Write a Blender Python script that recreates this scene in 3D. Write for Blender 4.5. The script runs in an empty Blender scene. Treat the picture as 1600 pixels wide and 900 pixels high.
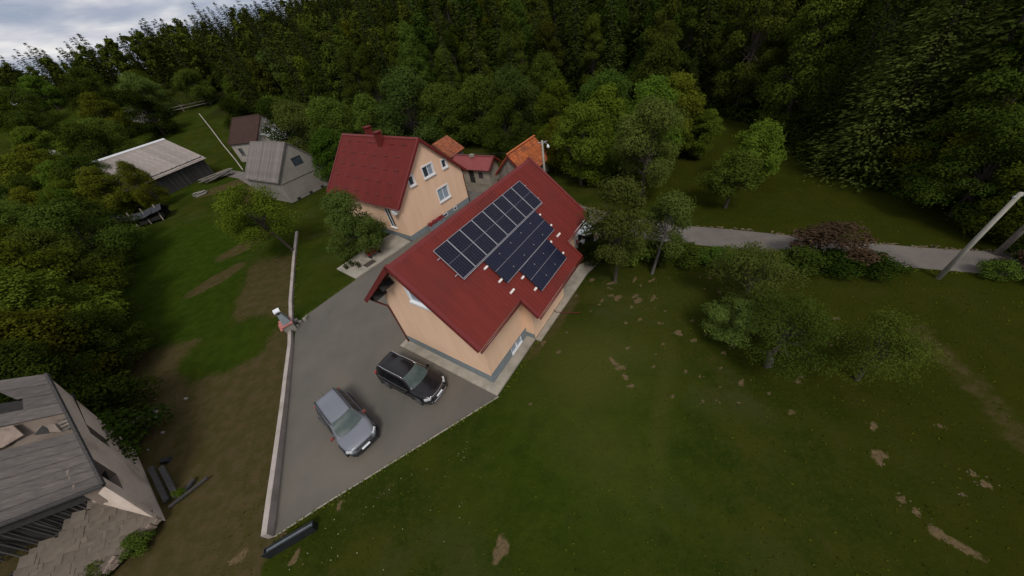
import bpy, math, random
import numpy as np
from mathutils import Vector, Matrix
random.seed(7)
R = math.radians
scene = bpy.context.scene
COL = scene.collection

# ------------------------------------------------------------------ camera
CAMZ = 16.246
PIT, ROLL, FPX = 0.709, -0.2, 484.97
F = Vector((0, math.cos(PIT), -math.sin(PIT)))
U0 = Vector((0, math.sin(PIT), math.cos(PIT)))
R0 = Vector((1, 0, 0))
cr, sr = math.cos(ROLL), math.sin(ROLL)
RX = R0 * cr + U0 * sr
UX = R0 * -sr + U0 * cr
cd = bpy.data.cameras.new("camera")
cam = bpy.data.objects.new("camera", cd)
COL.objects.link(cam)
m = Matrix.Identity(4)
for i in range(3):
    m[i][0] = RX[i]; m[i][1] = UX[i]; m[i][2] = -F[i]
m[2][3] = CAMZ
cam.matrix_world = m
cd.sensor_width = 36.0
cd.lens = FPX / 1600 * 36.0
cd.clip_start = 0.1
cd.clip_end = 8000
scene.camera = cam

# ------------------------------------------------------------------ sky, sun, exposure
scene.view_settings.view_transform = 'Standard'
scene.view_settings.look = 'None'
scene.view_settings.gamma = 1.0
scene.view_settings.exposure = 0.0
SUN_EL, SUN_AZ = R(52), R(176)      # azimuth clockwise from +Y
world = bpy.data.worlds.new("World")
scene.world = world
world.use_nodes = True
nt = world.node_tree
nt.nodes.clear()
N = nt.nodes.new
out = N('ShaderNodeOutputWorld'); bg = N('ShaderNodeBackground')
sky = N('ShaderNodeTexSky'); sky.sky_type = 'NISHITA'; sky.sun_disc = False
sky.sun_elevation = SUN_EL; sky.sun_rotation = SUN_AZ
sky.dust_density = 1.5; sky.air_density = 1.0
tc = N('ShaderNodeTexCoord'); sep = N('ShaderNodeSeparateXYZ')
nt.links.new(tc.outputs['Generated'], sep.inputs[0])
mx = N('ShaderNodeMath'); mx.operation = 'MAXIMUM'; mx.inputs[1].default_value = 0.0
nt.links.new(sep.outputs['Z'], mx.inputs[0])
ad = N('ShaderNodeMath'); ad.operation = 'ADD'; ad.inputs[1].default_value = 0.16
nt.links.new(mx.outputs[0], ad.inputs[0])
cmb = N('ShaderNodeCombineXYZ')
for a, src in (('X', 'X'), ('Y', 'Y')):
    dv = N('ShaderNodeMath'); dv.operation = 'DIVIDE'
    nt.links.new(sep.outputs[src], dv.inputs[0]); nt.links.new(ad.outputs[0], dv.inputs[1])
    nt.links.new(dv.outputs[0], cmb.inputs[a])
cmb.inputs['Z'].default_value = 3.1
n1 = N('ShaderNodeTexNoise'); n1.inputs['Scale'].default_value = 1.15; n1.inputs['Detail'].default_value = 7; n1.inputs['Roughness'].default_value = 0.55
nt.links.new(cmb.outputs[0], n1.inputs['Vector'])
r1 = N('ShaderNodeValToRGB'); r1.color_ramp.elements[0].position = 0.36; r1.color_ramp.elements[1].position = 0.54
nt.links.new(n1.outputs['Fac'], r1.inputs[0])
n2 = N('ShaderNodeTexNoise'); n2.inputs['Scale'].default_value = 2.6; n2.inputs['Detail'].default_value = 6
nt.links.new(cmb.outputs[0], n2.inputs['Vector'])
r2 = N('ShaderNodeValToRGB')
r2.color_ramp.elements[0].position = 0.36; r2.color_ramp.elements[0].color = (8.8, 9.3, 11.4, 1)
r2.color_ramp.elements[1].position = 0.66; r2.color_ramp.elements[1].color = (16.8, 16.6, 16.4, 1)
nt.links.new(n2.outputs['Fac'], r2.inputs[0])
veil = N('ShaderNodeMixRGB'); veil.inputs[0].default_value = 0.62
veil.inputs[2].default_value = (8.6, 9.7, 12.8, 1)
nt.links.new(sky.outputs[0], veil.inputs[1])
mix = N('ShaderNodeMixRGB')
nt.links.new(r1.outputs[0], mix.inputs[0]); nt.links.new(veil.outputs[0], mix.inputs[1]); nt.links.new(r2.outputs[0], mix.inputs[2])
nt.links.new(mix.outputs[0], bg.inputs[0])
bg.inputs[1].default_value = 0.05
nt.links.new(bg.outputs[0], out.inputs[0])

sl = bpy.data.lights.new("sun", 'SUN')
sl.energy = 2.0; sl.angle = R(16); sl.color = (1.0, 0.95, 0.88)
sun = bpy.data.objects.new("sun", sl); COL.objects.link(sun)
sd = Vector((math.cos(SUN_EL) * math.sin(SUN_AZ), math.cos(SUN_EL) * math.cos(SUN_AZ), math.sin(SUN_EL)))
sun.rotation_euler = sd.to_track_quat('Z', 'Y').to_euler()

# ------------------------------------------------------------------ materials
def new_mat(name):
    mt = bpy.data.materials.new(name); mt.use_nodes = True
    t = mt.node_tree; t.nodes.clear()
    o = t.nodes.new('ShaderNodeOutputMaterial'); b = t.nodes.new('ShaderNodeBsdfPrincipled')
    t.links.new(b.outputs[0], o.inputs[0])
    return mt, t, b

def mat(name, c1, c2=None, scale=3.0, rough=0.8, metal=0.0, bump=0.0, bscale=None, detail=5, coords='Object',
        stretch=None, spec=0.5, dirt=None, dscale=0.6, dpos=(0.5, 0.7), damt=0.6, wave=None, island=0.0, coat=0.0):
    mt, t, b = new_mat(name)
    L = t.links.new
    b.inputs['Roughness'].default_value = rough; b.inputs['Metallic'].default_value = metal
    b.inputs['Specular IOR Level'].default_value = spec
    if coat: b.inputs['Coat Weight'].default_value = coat; b.inputs['Coat Roughness'].default_value = 0.06
    tcn = t.nodes.new('ShaderNodeTexCoord'); vec = tcn.outputs[coords]
    if stretch:
        mp = t.nodes.new('ShaderNodeMapping'); mp.inputs['Scale'].default_value = stretch
        L(vec, mp.inputs[0]); svec = mp.outputs[0]
    else: svec = vec
    c2 = c2 or tuple(x * 0.8 for x in c1)
    nz = t.nodes.new('ShaderNodeTexNoise'); nz.inputs['Scale'].default_value = scale; nz.inputs['Detail'].default_value = detail
    nz.inputs['Roughness'].default_value = 0.6
    L(svec, nz.inputs['Vector'])
    rp = t.nodes.new('ShaderNodeValToRGB'); rp.color_ramp.elements[0].position = 0.32; rp.color_ramp.elements[1].position = 0.68
    rp.color_ramp.elements[0].color = (*c1, 1); rp.color_ramp.elements[1].color = (*c2, 1)
    L(nz.outputs['Fac'], rp.inputs[0]); col = rp.outputs[0]
    if dirt:
        dz = t.nodes.new('ShaderNodeTexNoise'); dz.inputs['Scale'].default_value = dscale; dz.inputs['Detail'].default_value = 8
        L(vec, dz.inputs['Vector'])
        dr = t.nodes.new('ShaderNodeValToRGB'); dr.color_ramp.elements[0].position = dpos[0]; dr.color_ramp.elements[1].position = dpos[1]
        dr.color_ramp.elements[1].color = (damt,) * 3 + (1,)
        L(dz.outputs['Fac'], dr.inputs[0])
        mm = t.nodes.new('ShaderNodeMixRGB'); mm.inputs[2].default_value = (*dirt, 1)
        L(dr.outputs[0], mm.inputs[0]); L(col, mm.inputs[1]); col = mm.outputs[0]
    if island:
        gi = t.nodes.new('ShaderNodeNewGeometry'); oi = t.nodes.new('ShaderNodeObjectInfo')
        sm = t.nodes.new('ShaderNodeMath'); sm.operation = 'ADD'; L(gi.outputs['Random Per Island'], sm.inputs[0]); L(oi.outputs['Random'], sm.inputs[1])
        fr = t.nodes.new('ShaderNodeMath'); fr.operation = 'FRACT'; L(sm.outputs[0], fr.inputs[0])
        mr = t.nodes.new('ShaderNodeMapRange'); mr.inputs[3].default_value = 1 - island; mr.inputs[4].default_value = 1 + island
        L(fr.outputs[0], mr.inputs[0])
        mu = t.nodes.new('ShaderNodeMixRGB'); mu.blend_type = 'MULTIPLY'; mu.inputs[0].default_value = 1
        L(col, mu.inputs[1]); L(mr.outputs[0], mu.inputs[2]); col = mu.outputs[0]
    L(col, b.inputs['Base Color'])
    if bump or wave:
        bz = t.nodes.new('ShaderNodeTexNoise'); bz.inputs['Scale'].default_value = bscale or scale * 4; bz.inputs['Detail'].default_value = 6
        L(svec, bz.inputs['Vector'])
        bp = t.nodes.new('ShaderNodeBump'); bp.inputs['Strength'].default_value = bump or 0.1; bp.inputs['Distance'].default_value = 0.05
        L(bz.outputs['Fac'], bp.inputs['Height']); nrm = bp.outputs[0]
        if wave:
            wv = t.nodes.new('ShaderNodeTexWave'); wv.bands_direction = wave[0]; wv.wave_profile = wave[2] if len(wave) > 2 else 'SIN'
            wv.inputs['Scale'].default_value = wave[1]
            L(vec, wv.inputs['Vector'])
            b2 = t.nodes.new('ShaderNodeBump'); b2.inputs['Strength'].default_value = 0.5; b2.inputs['Distance'].default_value = 0.03
            L(wv.outputs['Fac'], b2.inputs['Height']); L(nrm, b2.inputs['Normal']); nrm = b2.outputs[0]
        L(nrm, b.inputs['Normal'])
    return mt

def foliage_mat(name, dark, light, trans=0.25):
    mt = bpy.data.materials.new(name); mt.use_nodes = True
    t = mt.node_tree; t.nodes.clear(); L = t.links.new
    o = t.nodes.new('ShaderNodeOutputMaterial')
    gi = t.nodes.new('ShaderNodeNewGeometry'); oi = t.nodes.new('ShaderNodeObjectInfo')
    tcn = t.nodes.new('ShaderNodeTexCoord')
    nz = t.nodes.new('ShaderNodeTexNoise'); nz.inputs['Scale'].default_value = 0.55; nz.inputs['Detail'].default_value = 3
    L(tcn.outputs['Object'], nz.inputs['Vector'])
    a = t.nodes.new('ShaderNodeMath'); a.operation = 'MULTIPLY'; a.inputs[1].default_value = 0.22; L(gi.outputs['Random Per Island'], a.inputs[0])
    a2 = t.nodes.new('ShaderNodeMath'); a2.operation = 'MULTIPLY_ADD'; a2.inputs[1].default_value = 1.1; a2.inputs[2].default_value = -0.14
    L(nz.outputs['Fac'], a2.inputs[0])
    s = t.nodes.new('ShaderNodeMath'); s.operation = 'ADD'; L(a.outputs[0], s.inputs[0]); L(a2.outputs[0], s.inputs[1])
    rp = t.nodes.new('ShaderNodeValToRGB')
    rp.color_ramp.elements[0].position = 0.05; rp.color_ramp.elements[1].position = 0.85
    rp.color_ramp.elements[0].color = (*dark, 1); rp.color_ramp.elements[1].color = (*light, 1)
    L(s.outputs[0], rp.inputs[0])
    hs = t.nodes.new('ShaderNodeHueSaturation')
    mh = t.nodes.new('ShaderNodeMapRange'); mh.inputs[3].default_value = 0.475; mh.inputs[4].default_value = 0.52; L(oi.outputs['Random'], mh.inputs[0])
    w7 = t.nodes.new('ShaderNodeMath'); w7.operation = 'MULTIPLY'; w7.inputs[1].default_value = 7.31; L(oi.outputs['Random'], w7.inputs[0])
    w8 = t.nodes.new('ShaderNodeMath'); w8.operation = 'FRACT'; L(w7.outputs[0], w8.inputs[0])
    mv = t.nodes.new('ShaderNodeMapRange'); mv.inputs[3].default_value = 0.62; mv.inputs[4].default_value = 1.4; L(w8.outputs[0], mv.inputs[0])
    L(mh.outputs[0], hs.inputs['Hue']); L(mv.outputs[0], hs.inputs['Value']); L(rp.outputs[0], hs.inputs['Color'])
    d = t.nodes.new('ShaderNodeBsdfDiffuse'); tr = t.nodes.new('ShaderNodeBsdfTranslucent')
    L(hs.outputs[0], d.inputs[0]); L(hs.outputs[0], tr.inputs[0])
    mxs = t.nodes.new('ShaderNodeMixShader'); mxs.inputs[0].default_value = trans
    L(d.outputs[0], mxs.inputs[1]); L(tr.outputs[0], mxs.inputs[2]); L(mxs.outputs[0], o.inputs[0])
    return mt

M = {}
M['wall'] = mat('peach_plaster', (0.83, 0.56, 0.38), (0.76, 0.50, 0.33), 1.6, 0.9, bump=0.15, bscale=60, stretch=(1, 1, .16), dirt=(0.68, 0.44, 0.29), dscale=0.5, damt=0.35)
M['plinth'] = mat('grey_plinth', (0.20, 0.235, 0.25), (0.16, 0.18, 0.19), 3, 0.9, bump=0.2, bscale=40)
M['redroof'] = mat('red_metal_roof', (0.172, 0.026, 0.020), (0.138, 0.023, 0.018), 0.9, 0.6, stretch=(.35, 2.2, .35), spec=0.15, bump=0.05, wave=('Y', 1.25), dirt=(0.108, 0.024, 0.020), dscale=0.35, damt=0.6)
M['redtrim'] = mat('red_trim', (0.16, 0.022, 0.020), (0.13, 0.020, 0.018), 3, 0.5, spec=0.3)
M['redpipe'] = mat('brown_red_pipe', (0.12, 0.018, 0.014), None, 3, 0.4)
M['redroof2'] = mat('darker_red_roof', (0.140, 0.020, 0.016), (0.108, 0.017, 0.014), 0.9, 0.7, spec=0.12, bump=0.05, wave=('Y', 1.0), dirt=(0.12, 0.022, 0.02), dscale=0.5, damt=0.6)
M['slab'] = mat('pale_concrete', (0.36, 0.32, 0.26), (0.27, 0.245, 0.20), 1.8, 0.95, bump=0.3, bscale=20, dirt=(0.19, 0.17, 0.13), dscale=1.2, damt=0.7)
M['concrete'] = mat('wall_concrete', (0.40, 0.345, 0.31), (0.30, 0.26, 0.235), 1.5, 0.95, bump=0.35, bscale=18, dirt=(0.20, 0.18, 0.13), dscale=0.9, damt=0.7)
M['asphalt'] = mat('asphalt', (0.108, 0.096, 0.080), (0.084, 0.077, 0.066), 0.35, 0.9, bump=0.35, bscale=30, dirt=(0.135, 0.118, 0.092), dscale=0.22, dpos=(0.40, 0.66), damt=0.85, stretch=(1.6, .5, 1))
M['road'] = mat('road_surface', (0.135, 0.115, 0.100), (0.108, 0.093, 0.082), 0.8, 0.95, bump=0.25, bscale=30, dirt=(0.16, 0.14, 0.11), dscale=0.5, damt=0.7)
M['gravel'] = mat('yard_gravel', (0.17, 0.145, 0.11), (0.10, 0.085, 0.06), 1.2, 1.0, bump=0.5, bscale=25)
M['white'] = mat('white_pvc', (0.78, 0.80, 0.82), (0.70, 0.72, 0.74), 4, 0.45)
M['glass'] = mat('window_glass', (0.03, 0.04, 0.05), (0.05, 0.065, 0.08), 2, 0.05, spec=0.8)
M['curtain'] = mat('curtained_glass', (0.30, 0.36, 0.42), (0.22, 0.27, 0.33), 5, 0.25)
M['black'] = mat('black_timber_and_shade', (0.022, 0.020, 0.018), (0.012, 0.011, 0.01), 5, 0.9)  # dark wood; also paints the unlit depth of openings black
M['blackmetal'] = mat('black_sheet', (0.014, 0.016, 0.02), (0.008, 0.009, 0.011), 3, 0.55)
M['darkwood'] = mat('dark_weathered_wood', (0.065, 0.06, 0.056), (0.03, 0.028, 0.026), 4, 0.95, bump=0.3, island=0.45, stretch=(3, 3, .6))
M['wood'] = mat('grey_wood', (0.22, 0.19, 0.16), (0.14, 0.12, 0.10), 4, 0.95, bump=0.3, island=0.3)
M['cell'] = mat('solar_cell', (0.009, 0.010, 0.022), (0.013, 0.012, 0.024), 0.6, 0.22, spec=0.14)
M['cellb'] = mat('black_solar_cell', (0.011, 0.012, 0.028), (0.014, 0.015, 0.032), 0.5, 0.22, spec=0.14)
M['busbar'] = mat('silver_busbar', (0.085, 0.09, 0.11), None, 3, 0.4)
M['busdark'] = mat('dark_busbar', (0.034, 0.037, 0.055), None, 3, 0.4)
M['alu'] = mat('anodised_aluminium', (0.38, 0.38, 0.40), (0.33, 0.33, 0.35), 3, 0.5, metal=0.2)
M['bracket'] = mat('white_bracket', (0.78, 0.70, 0.64), None, 3, 0.6)
M['greywall'] = mat('grey_render', (0.25, 0.225, 0.195), (0.205, 0.185, 0.16), 1.0, 0.95, bump=0.3, bscale=15, dirt=(0.17, 0.155, 0.13), dscale=0.6, damt=0.6)
M['palewall'] = mat('pale_render', (0.36, 0.33, 0.29), (0.30, 0.275, 0.245), 0.8, 0.95, bump=0.2, dirt=(0.30, 0.27, 0.23), dscale=0.4, damt=0.5)
M['brownroof'] = mat('brown_metal_roof', (0.058, 0.032, 0.026), (0.045, 0.026, 0.021), 0.8, 0.8, spec=0.1, wave=('Y', 0.8))
M['oldroof'] = mat('weathered_fibre_cement', (0.20, 0.172, 0.155), (0.115, 0.10, 0.09), 2.2, 0.95, bump=0.3, stretch=(0.35, 2.5, 0.35), island=0.16, dirt=(0.11, 0.10, 0.09), dscale=0.8, damt=0.6)
M['barnroof'] = mat('pale_weathered_sheet', (0.33, 0.28, 0.25), (0.23, 0.195, 0.175), 2.0, 0.9, bump=0.2, island=0.12, dirt=(0.22, 0.18, 0.15), dscale=0.7, damt=0.6)
M['whiteroof'] = mat('pale_sheet_roof', (0.60, 0.60, 0.60), (0.50, 0.50, 0.50), 2, 0.7)
M['ruinroof'] = mat('grey_shakes', (0.115, 0.098, 0.088), (0.060, 0.051, 0.046), 5.0, 0.95, bump=0.5, stretch=(0.25, 2.2, 1), island=0.15, dirt=(0.07, 0.06, 0.055), dscale=1.1, damt=0.7)
M['ruinplaster'] = mat('ruin_plaster', (0.185, 0.145, 0.115), (0.13, 0.10, 0.08), 1.0, 0.95, bump=0.25, bscale=10, dirt=(0.13, 0.10, 0.08), dscale=0.8, damt=0.6)
M['ruingable'] = mat('lime_plaster', (0.60, 0.50, 0.42), (0.50, 0.41, 0.34), 1.0, 0.95, bump=0.3, bscale=10, dirt=(0.32, 0.25, 0.19), dscale=0.8, damt=0.7)
M['ruinpale'] = mat('ruin_insulation', (0.25, 0.19, 0.15), (0.18, 0.135, 0.105), 3.0, 0.95, bump=0.5, dirt=(0.12, 0.09, 0.07), dscale=2.2, dpos=(.58, .66), damt=0.8)
M['ruintile'] = mat('diamond_tile', (0.135, 0.108, 0.082), (0.098, 0.078, 0.06), 1.5, 0.95, bump=0.3, island=0.14, dirt=(0.10, 0.08, 0.06), dscale=1.5, damt=0.6)
M['orangetile'] = mat('orange_clay_tile', (0.42, 0.115, 0.030), (0.33, 0.085, 0.024), 2, 0.85, island=0.3, bump=0.2, dirt=(0.15, 0.055, 0.03), dscale=0.9, damt=0.6)
M['orangetile2'] = mat('faded_clay_tile', (0.34, 0.10, 0.040), (0.26, 0.078, 0.032), 2, 0.85, island=0.3, bump=0.2, dirt=(0.13, 0.06, 0.04), dscale=0.9, damt=0.6)
M['shedred'] = mat('shed_red_metal', (0.22, 0.040, 0.036), (0.19, 0.034, 0.03), 1, 0.5, wave=('Y', 1.2))
M['shedwall'] = mat('shed_plaster', (0.30, 0.265, 0.215), (0.23, 0.20, 0.16), 1.5, 0.95, bump=0.3)
M['bark'] = mat('bark', (0.075, 0.058, 0.045), (0.04, 0.032, 0.026), 6, 0.95, bump=0.5)
M['greybark'] = mat('grey_bark', (0.12, 0.11, 0.095), (0.07, 0.064, 0.056), 6, 0.95, bump=0.5)
M['pole'] = mat('pole_concrete', (0.33, 0.31, 0.26), (0.26, 0.24, 0.20), 3, 0.9)
M['tire'] = mat('tyre_rubber', (0.018, 0.018, 0.018), None, 5, 0.9)
M['rim'] = mat('alloy_rim', (0.22, 0.22, 0.23), None, 5, 0.4, metal=0.7)
M['silverpaint'] = mat('silver_car_paint', (0.175, 0.184, 0.212), (0.158, 0.167, 0.195), 1, 0.42, metal=0.2, coat=0.35)
M['blackpaint'] = mat('black_car_paint', (0.012, 0.010, 0.011), (0.009, 0.008, 0.009), 1, 0.22, spec=0.35, coat=0.15)
M['whitepaint'] = mat('white_van_paint', (0.62, 0.66, 0.68), (0.58, 0.62, 0.64), 1, 0.3)
M['cladding'] = mat('black_cladding', (0.022, 0.023, 0.024), None, 5, 0.6)
M['carglass'] = mat('car_glass', (0.040, 0.060, 0.056), (0.085, 0.105, 0.10), 1.6, 0.30, spec=0.25)
M['darkglass'] = mat('tinted_car_glass', (0.008, 0.009, 0.010), None, 2, 0.06, spec=0.5)
M['chrome'] = mat('chrome', (0.70, 0.70, 0.70), None, 3, 0.2, metal=0.9)
M['lamp'] = mat('headlamp', (0.55, 0.57, 0.58), (0.35, 0.37, 0.38), 20, 0.15)
M['taillamp'] = mat('tail_lamp', (0.45, 0.015, 0.015), None, 3, 0.2)
M['amber'] = mat('red_orange_mirror', (0.20, 0.055, 0.04), None, 3, 0.3)
M['redpaint'] = mat('red_paint', (0.30, 0.018, 0.015), None, 3, 0.5)
M['salmon'] = mat('salmon_slab', (0.46, 0.17, 0.14), (0.38, 0.13, 0.11), 3, 0.8)
M['stone'] = mat('grey_stone', (0.24, 0.22, 0.19), (0.15, 0.14, 0.12), 3, 0.95, island=0.3)
M['skin'] = mat('skin', (0.45, 0.27, 0.19), None, 3, 0.6)
M['shirt'] = mat('white_shirt', (0.72, 0.72, 0.76), None, 3, 0.9)
M['trousers'] = mat('dark_trousers', (0.022, 0.026, 0.045), None, 3, 0.9)
M['hair'] = mat('dark_hair', (0.02, 0.015, 0.012), None, 3, 0.8)
M['soil'] = mat('loose_soil', (0.135, 0.094, 0.052), (0.060, 0.052, 0.020), 5, 1.0, island=0.3)
M['flower'] = mat('white_flower', (0.26, 0.28, 0.16), None, 3, 0.9)
M['redflower'] = mat('red_flower', (0.30, 0.02, 0.03), None, 3, 0.9, island=0.4)

L_BROAD = foliage_mat('leaves_midgreen', (0.0270, 0.0480, 0.0068), (0.0853, 0.1240, 0.0186), 0.3)
L_OLIVE = foliage_mat('leaves_olive', (0.037, 0.050, 0.0045), (0.120, 0.142, 0.014), 0.28)
L_GREY = foliage_mat('leaves_greygreen', (0.0374, 0.0580, 0.0112), (0.1123, 0.1500, 0.0310), 0.3)
L_BRIGHT = foliage_mat('leaves_bright', (0.0333, 0.0580, 0.0062), (0.0957, 0.1420, 0.0161), 0.28)
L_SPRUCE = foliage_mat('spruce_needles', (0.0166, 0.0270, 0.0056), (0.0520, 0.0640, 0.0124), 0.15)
L_SPRUCE2 = foliage_mat('spruce_needles_painted_lit', (0.020, 0.034, 0.009), (0.092, 0.112, 0.022), 0.15)  # brighter copy of the needles: light on the crown put into the colour
L_DARK = foliage_mat('leaves_dark', (0.0108, 0.0227, 0.0039), (0.0406, 0.0605, 0.0078), 0.15)
L_PURPLE = foliage_mat('leaves_purple', (0.0286, 0.0176, 0.0126), (0.1040, 0.0605, 0.0378), 0.2)
L_FOREST = foliage_mat('forest_leaves', (0.0229, 0.0360, 0.0056), (0.0749, 0.0920, 0.0124), 0.25)

# ------------------------------------------------------------------ mesh helpers
class MB:
    def __init__(s): s.v = []; s.f = []; s.mi = []
    def add(s, vs, fs, mi=0):
        k = len(s.v); s.v.extend([tuple(p) for p in vs]); s.f.extend([tuple(i + k for i in f) for f in fs]); s.mi.extend([mi] * len(fs)); return s
    def quad(s, a, b, c, d, mi=0): return s.add([a, b, c, d], [(0, 1, 2, 3)], mi)
    def poly(s, pts, mi=0): return s.add(pts, [tuple(range(len(pts)))], mi)
    def box(s, c, d, ax=None, mi=0, taper=1.0):
        c = Vector(c); ax = ax or (Vector((1, 0, 0)), Vector((0, 1, 0)), Vector((0, 0, 1)))
        ax = [Vector(a) for a in ax]; vs = []
        for z in (-1, 1):
            k = taper if z > 0 else 1.0
            for x, y in ((-1, -1), (1, -1), (1, 1), (-1, 1)):
                vs.append(c + ax[0] * (x * d[0] / 2 * k) + ax[1] * (y * d[1] / 2 * k) + ax[2] * (z * d[2] / 2))
        return s.add(vs, [(0, 3, 2, 1), (4, 5, 6, 7), (0, 1, 5, 4), (1, 2, 6, 5), (2, 3, 7, 6), (3, 0, 4, 7)], mi)
    def beam(s, a, b, w, h, up=(0, 0, 1), mi=0):
        a = Vector(a); b = Vector(b); d = b - a; L = d.length; d.normalize()
        x = d.cross(Vector(up))
        if x.length < 1e-4: x = d.cross(Vector((1, 0, 0)))
        x.normalize(); y = x.cross(d)
        return s.box((a + b) / 2, (w, L, h), (x, d, y), mi)
    def tube(s, pts, rs, n=8, mi=0, cap=True):
        pts = [Vector(p) for p in pts]
        if not hasattr(rs, '__len__'): rs = [rs] * len(pts)
        rings = []
        for i, p in enumerate(pts):
            d = (pts[min(i + 1, len(pts) - 1)] - pts[max(i - 1, 0)]).normalized()
            x = d.cross(Vector((0, 0, 1)))
            if x.length < 1e-3: x = d.cross(Vector((0, 1, 0)))
            x.normalize(); y = d.cross(x)
            rings += [p + x * math.cos(2 * math.pi * k / n) * rs[i] + y * math.sin(2 * math.pi * k / n) * rs[i] for k in range(n)]
        fs = []
        for i in range(len(pts) - 1):
            for k in range(n):
                fs.append((i * n + k, i * n + (k + 1) % n, (i + 1) * n + (k + 1) % n, (i + 1) * n + k))
        if cap: fs.append(tuple(range(n))[::-1]); fs.append(tuple((len(pts) - 1) * n + k for k in range(n)))
        return s.add(rings, fs, mi)
    def prism(s, poly, z0, z1, mi=0):
        n = len(poly); vs = [(p[0], p[1], z0) for p in poly] + [(p[0], p[1], z1) for p in poly]
        fs = [tuple(range(n))[::-1], tuple(range(n, 2 * n))] + [(i, (i + 1) % n, n + (i + 1) % n, n + i) for i in range(n)]
        return s.add(vs, fs, mi)
    def slab(s, corners, th, mi=0):
        """a plate: top corners, thickness th along the downward normal"""
        c = [Vector(p) for p in corners]; nrm = (c[1] - c[0]).cross(c[2] - c[0]).normalized()
        if nrm.z < 0: nrm = -nrm
        b = [p - nrm * th for p in c]; n = len(c)
        return s.add(c + b, [tuple(range(n)), tuple(range(n, 2 * n))[::-1]] + [(i, n + i, n + (i + 1) % n, (i + 1) % n) for i in range(n)], mi)
    def mesh(s, name, mats, smooth=False):
        me = bpy.data.meshes.new(name); me.from_pydata(s.v, [], s.f)
        for mm in (mats if isinstance(mats, (list, tuple)) else [mats]): me.materials.append(mm)
        if max(s.mi + [0]) > 0: me.polygons.foreach_set('material_index', s.mi)
        if smooth: me.polygons.foreach_set('use_smooth', [True] * len(s.f))
        me.update(); return me
    def build(s, name, mats, parent=None, smooth=False, kind=None, label=None):
        o = bpy.data.objects.new(name, s.mesh(name, mats, smooth)); COL.objects.link(o)
        if parent: o.parent = parent
        if kind: o['kind'] = kind
        if label: o['label'] = label
        return o

def fixn(o):
    import bmesh
    bm = bmesh.new(); bm.from_mesh(o.data); bmesh.ops.recalc_face_normals(bm, faces=bm.faces); bm.to_mesh(o.data); bm.free()

def tag(o, label, cat, group=None):
    o['label'] = label; o['category'] = cat
    if group: o['group'] = group
    return o
def thing(name, label, cat, loc=(0, 0, 0), rz=0.0, group=None):
    o = bpy.data.objects.new(name, None); COL.objects.link(o); o.empty_display_size = 0.3
    o.location = loc; o.rotation_euler = (0, 0, rz)
    return tag(o, label, cat, group)
def inst(name, me, parent=None, loc=(0, 0, 0), rz=0.0, sc=1.0):
    o = bpy.data.objects.new(name, me); COL.objects.link(o); o.location = loc; o.rotation_euler = (0, 0, rz)
    o.scale = (sc, sc, sc) if not hasattr(sc, '__len__') else sc
    if parent: o.parent = parent
    return o
def np_mesh(name, verts, nper, mats, mi=None):
    """verts (n*nper,3): separate polygons of nper corners"""
    n = len(verts) // nper
    me = bpy.data.meshes.new(name); me.vertices.add(len(verts)); me.vertices.foreach_set('co', np.asarray(verts, np.float32).ravel())
    me.loops.add(n * nper); me.loops.foreach_set('vertex_index', np.arange(n * nper, dtype=np.int32))
    me.polygons.add(n); me.polygons.foreach_set('loop_start', np.arange(0, n * nper, nper, dtype=np.int32))
    me.polygons.foreach_set('loop_total', np.full(n, nper, np.int32))
    for mm in mats: me.materials.append(mm)
    if mi is not None: me.polygons.foreach_set('material_index', np.asarray(mi, np.int32))
    me.update(); me.validate(); return me

# ------------------------------------------------------------------ terrain
WX = [(5.02, -13.06), (11.73, -15.30), (17.39, -17.26), (23.0, -19.7), (31.3, -22.8), (37.6, -25.05), (45, -27.6)]
def xwall(y): return np.interp(y, [a for a, b in WX], [b for a, b in WX])
def sst(a, b, x):
    t = np.clip((x - a) / (b - a), 0, 1); return t * t * (3 - 2 * t)
def hill(x, y):
    r = np.hypot(x, y); az = np.degrees(np.arctan2(x, y))
    el = np.interp(az, [-75, -60, -45, -39, -33, -29.4, -21, 0, 30, 80], [2.6, 3.2, 4.1, 4.7, 5.7, 6.1, 6.3, 8.5, 11, 11])
    r0 = np.interp(az, [-60, -30, -10, 0, 30, 60], [120, 100, 76, 66, 60, 60])
    top = 220 * np.tan(np.radians(el)) + CAMZ - np.interp(az, [-60, -40, -32, -24, 0], [14.5, 17.0, 19.5, 19.5, 16])
    h = top * np.clip((r - r0) / (220 - r0), 0, 1) ** 1.25
    h = h + np.clip(r - 220, 0, 400) * 0.02
    front = sst(15, 40, y) 
    return h * front

def noise2(x, y, s, seed):
    rr = np.random.RandomState(seed); g = rr.rand(64, 64)
    fx, fy = x / s, y / s; ix, iy = np.floor(fx).astype(int), np.floor(fy).astype(int); tx, ty = fx - ix, fy - iy
    tx = tx * tx * (3 - 2 * tx); ty = ty * ty * (3 - 2 * ty)
    a = g[ix % 64, iy % 64]; b = g[(ix + 1) % 64, iy % 64]; c = g[ix % 64, (iy + 1) % 64]; d = g[(ix + 1) % 64, (iy + 1) % 64]
    return (a * (1 - tx) + b * tx) * (1 - ty) + (c * (1 - tx) + d * tx) * ty

def edge_right(y): return np.interp(y, [-20, 10, 17.6, 23.6, 29.4, 39, 50, 56], [44, 38, 34.5, 33, 32.5, 37.5, 36.5, 30])
def in_forest(x, y):
    back = np.where(x < -10, 64 - (x + 10) * 0.78 + np.clip((-60 - x) * .5, 0, 16) - np.clip((-128 - x) * .9, 0, 60), np.where(x < 30, 64.0, 56.0))
    return (y > back) | ((x > edge_right(y)) & (y > 8))

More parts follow.
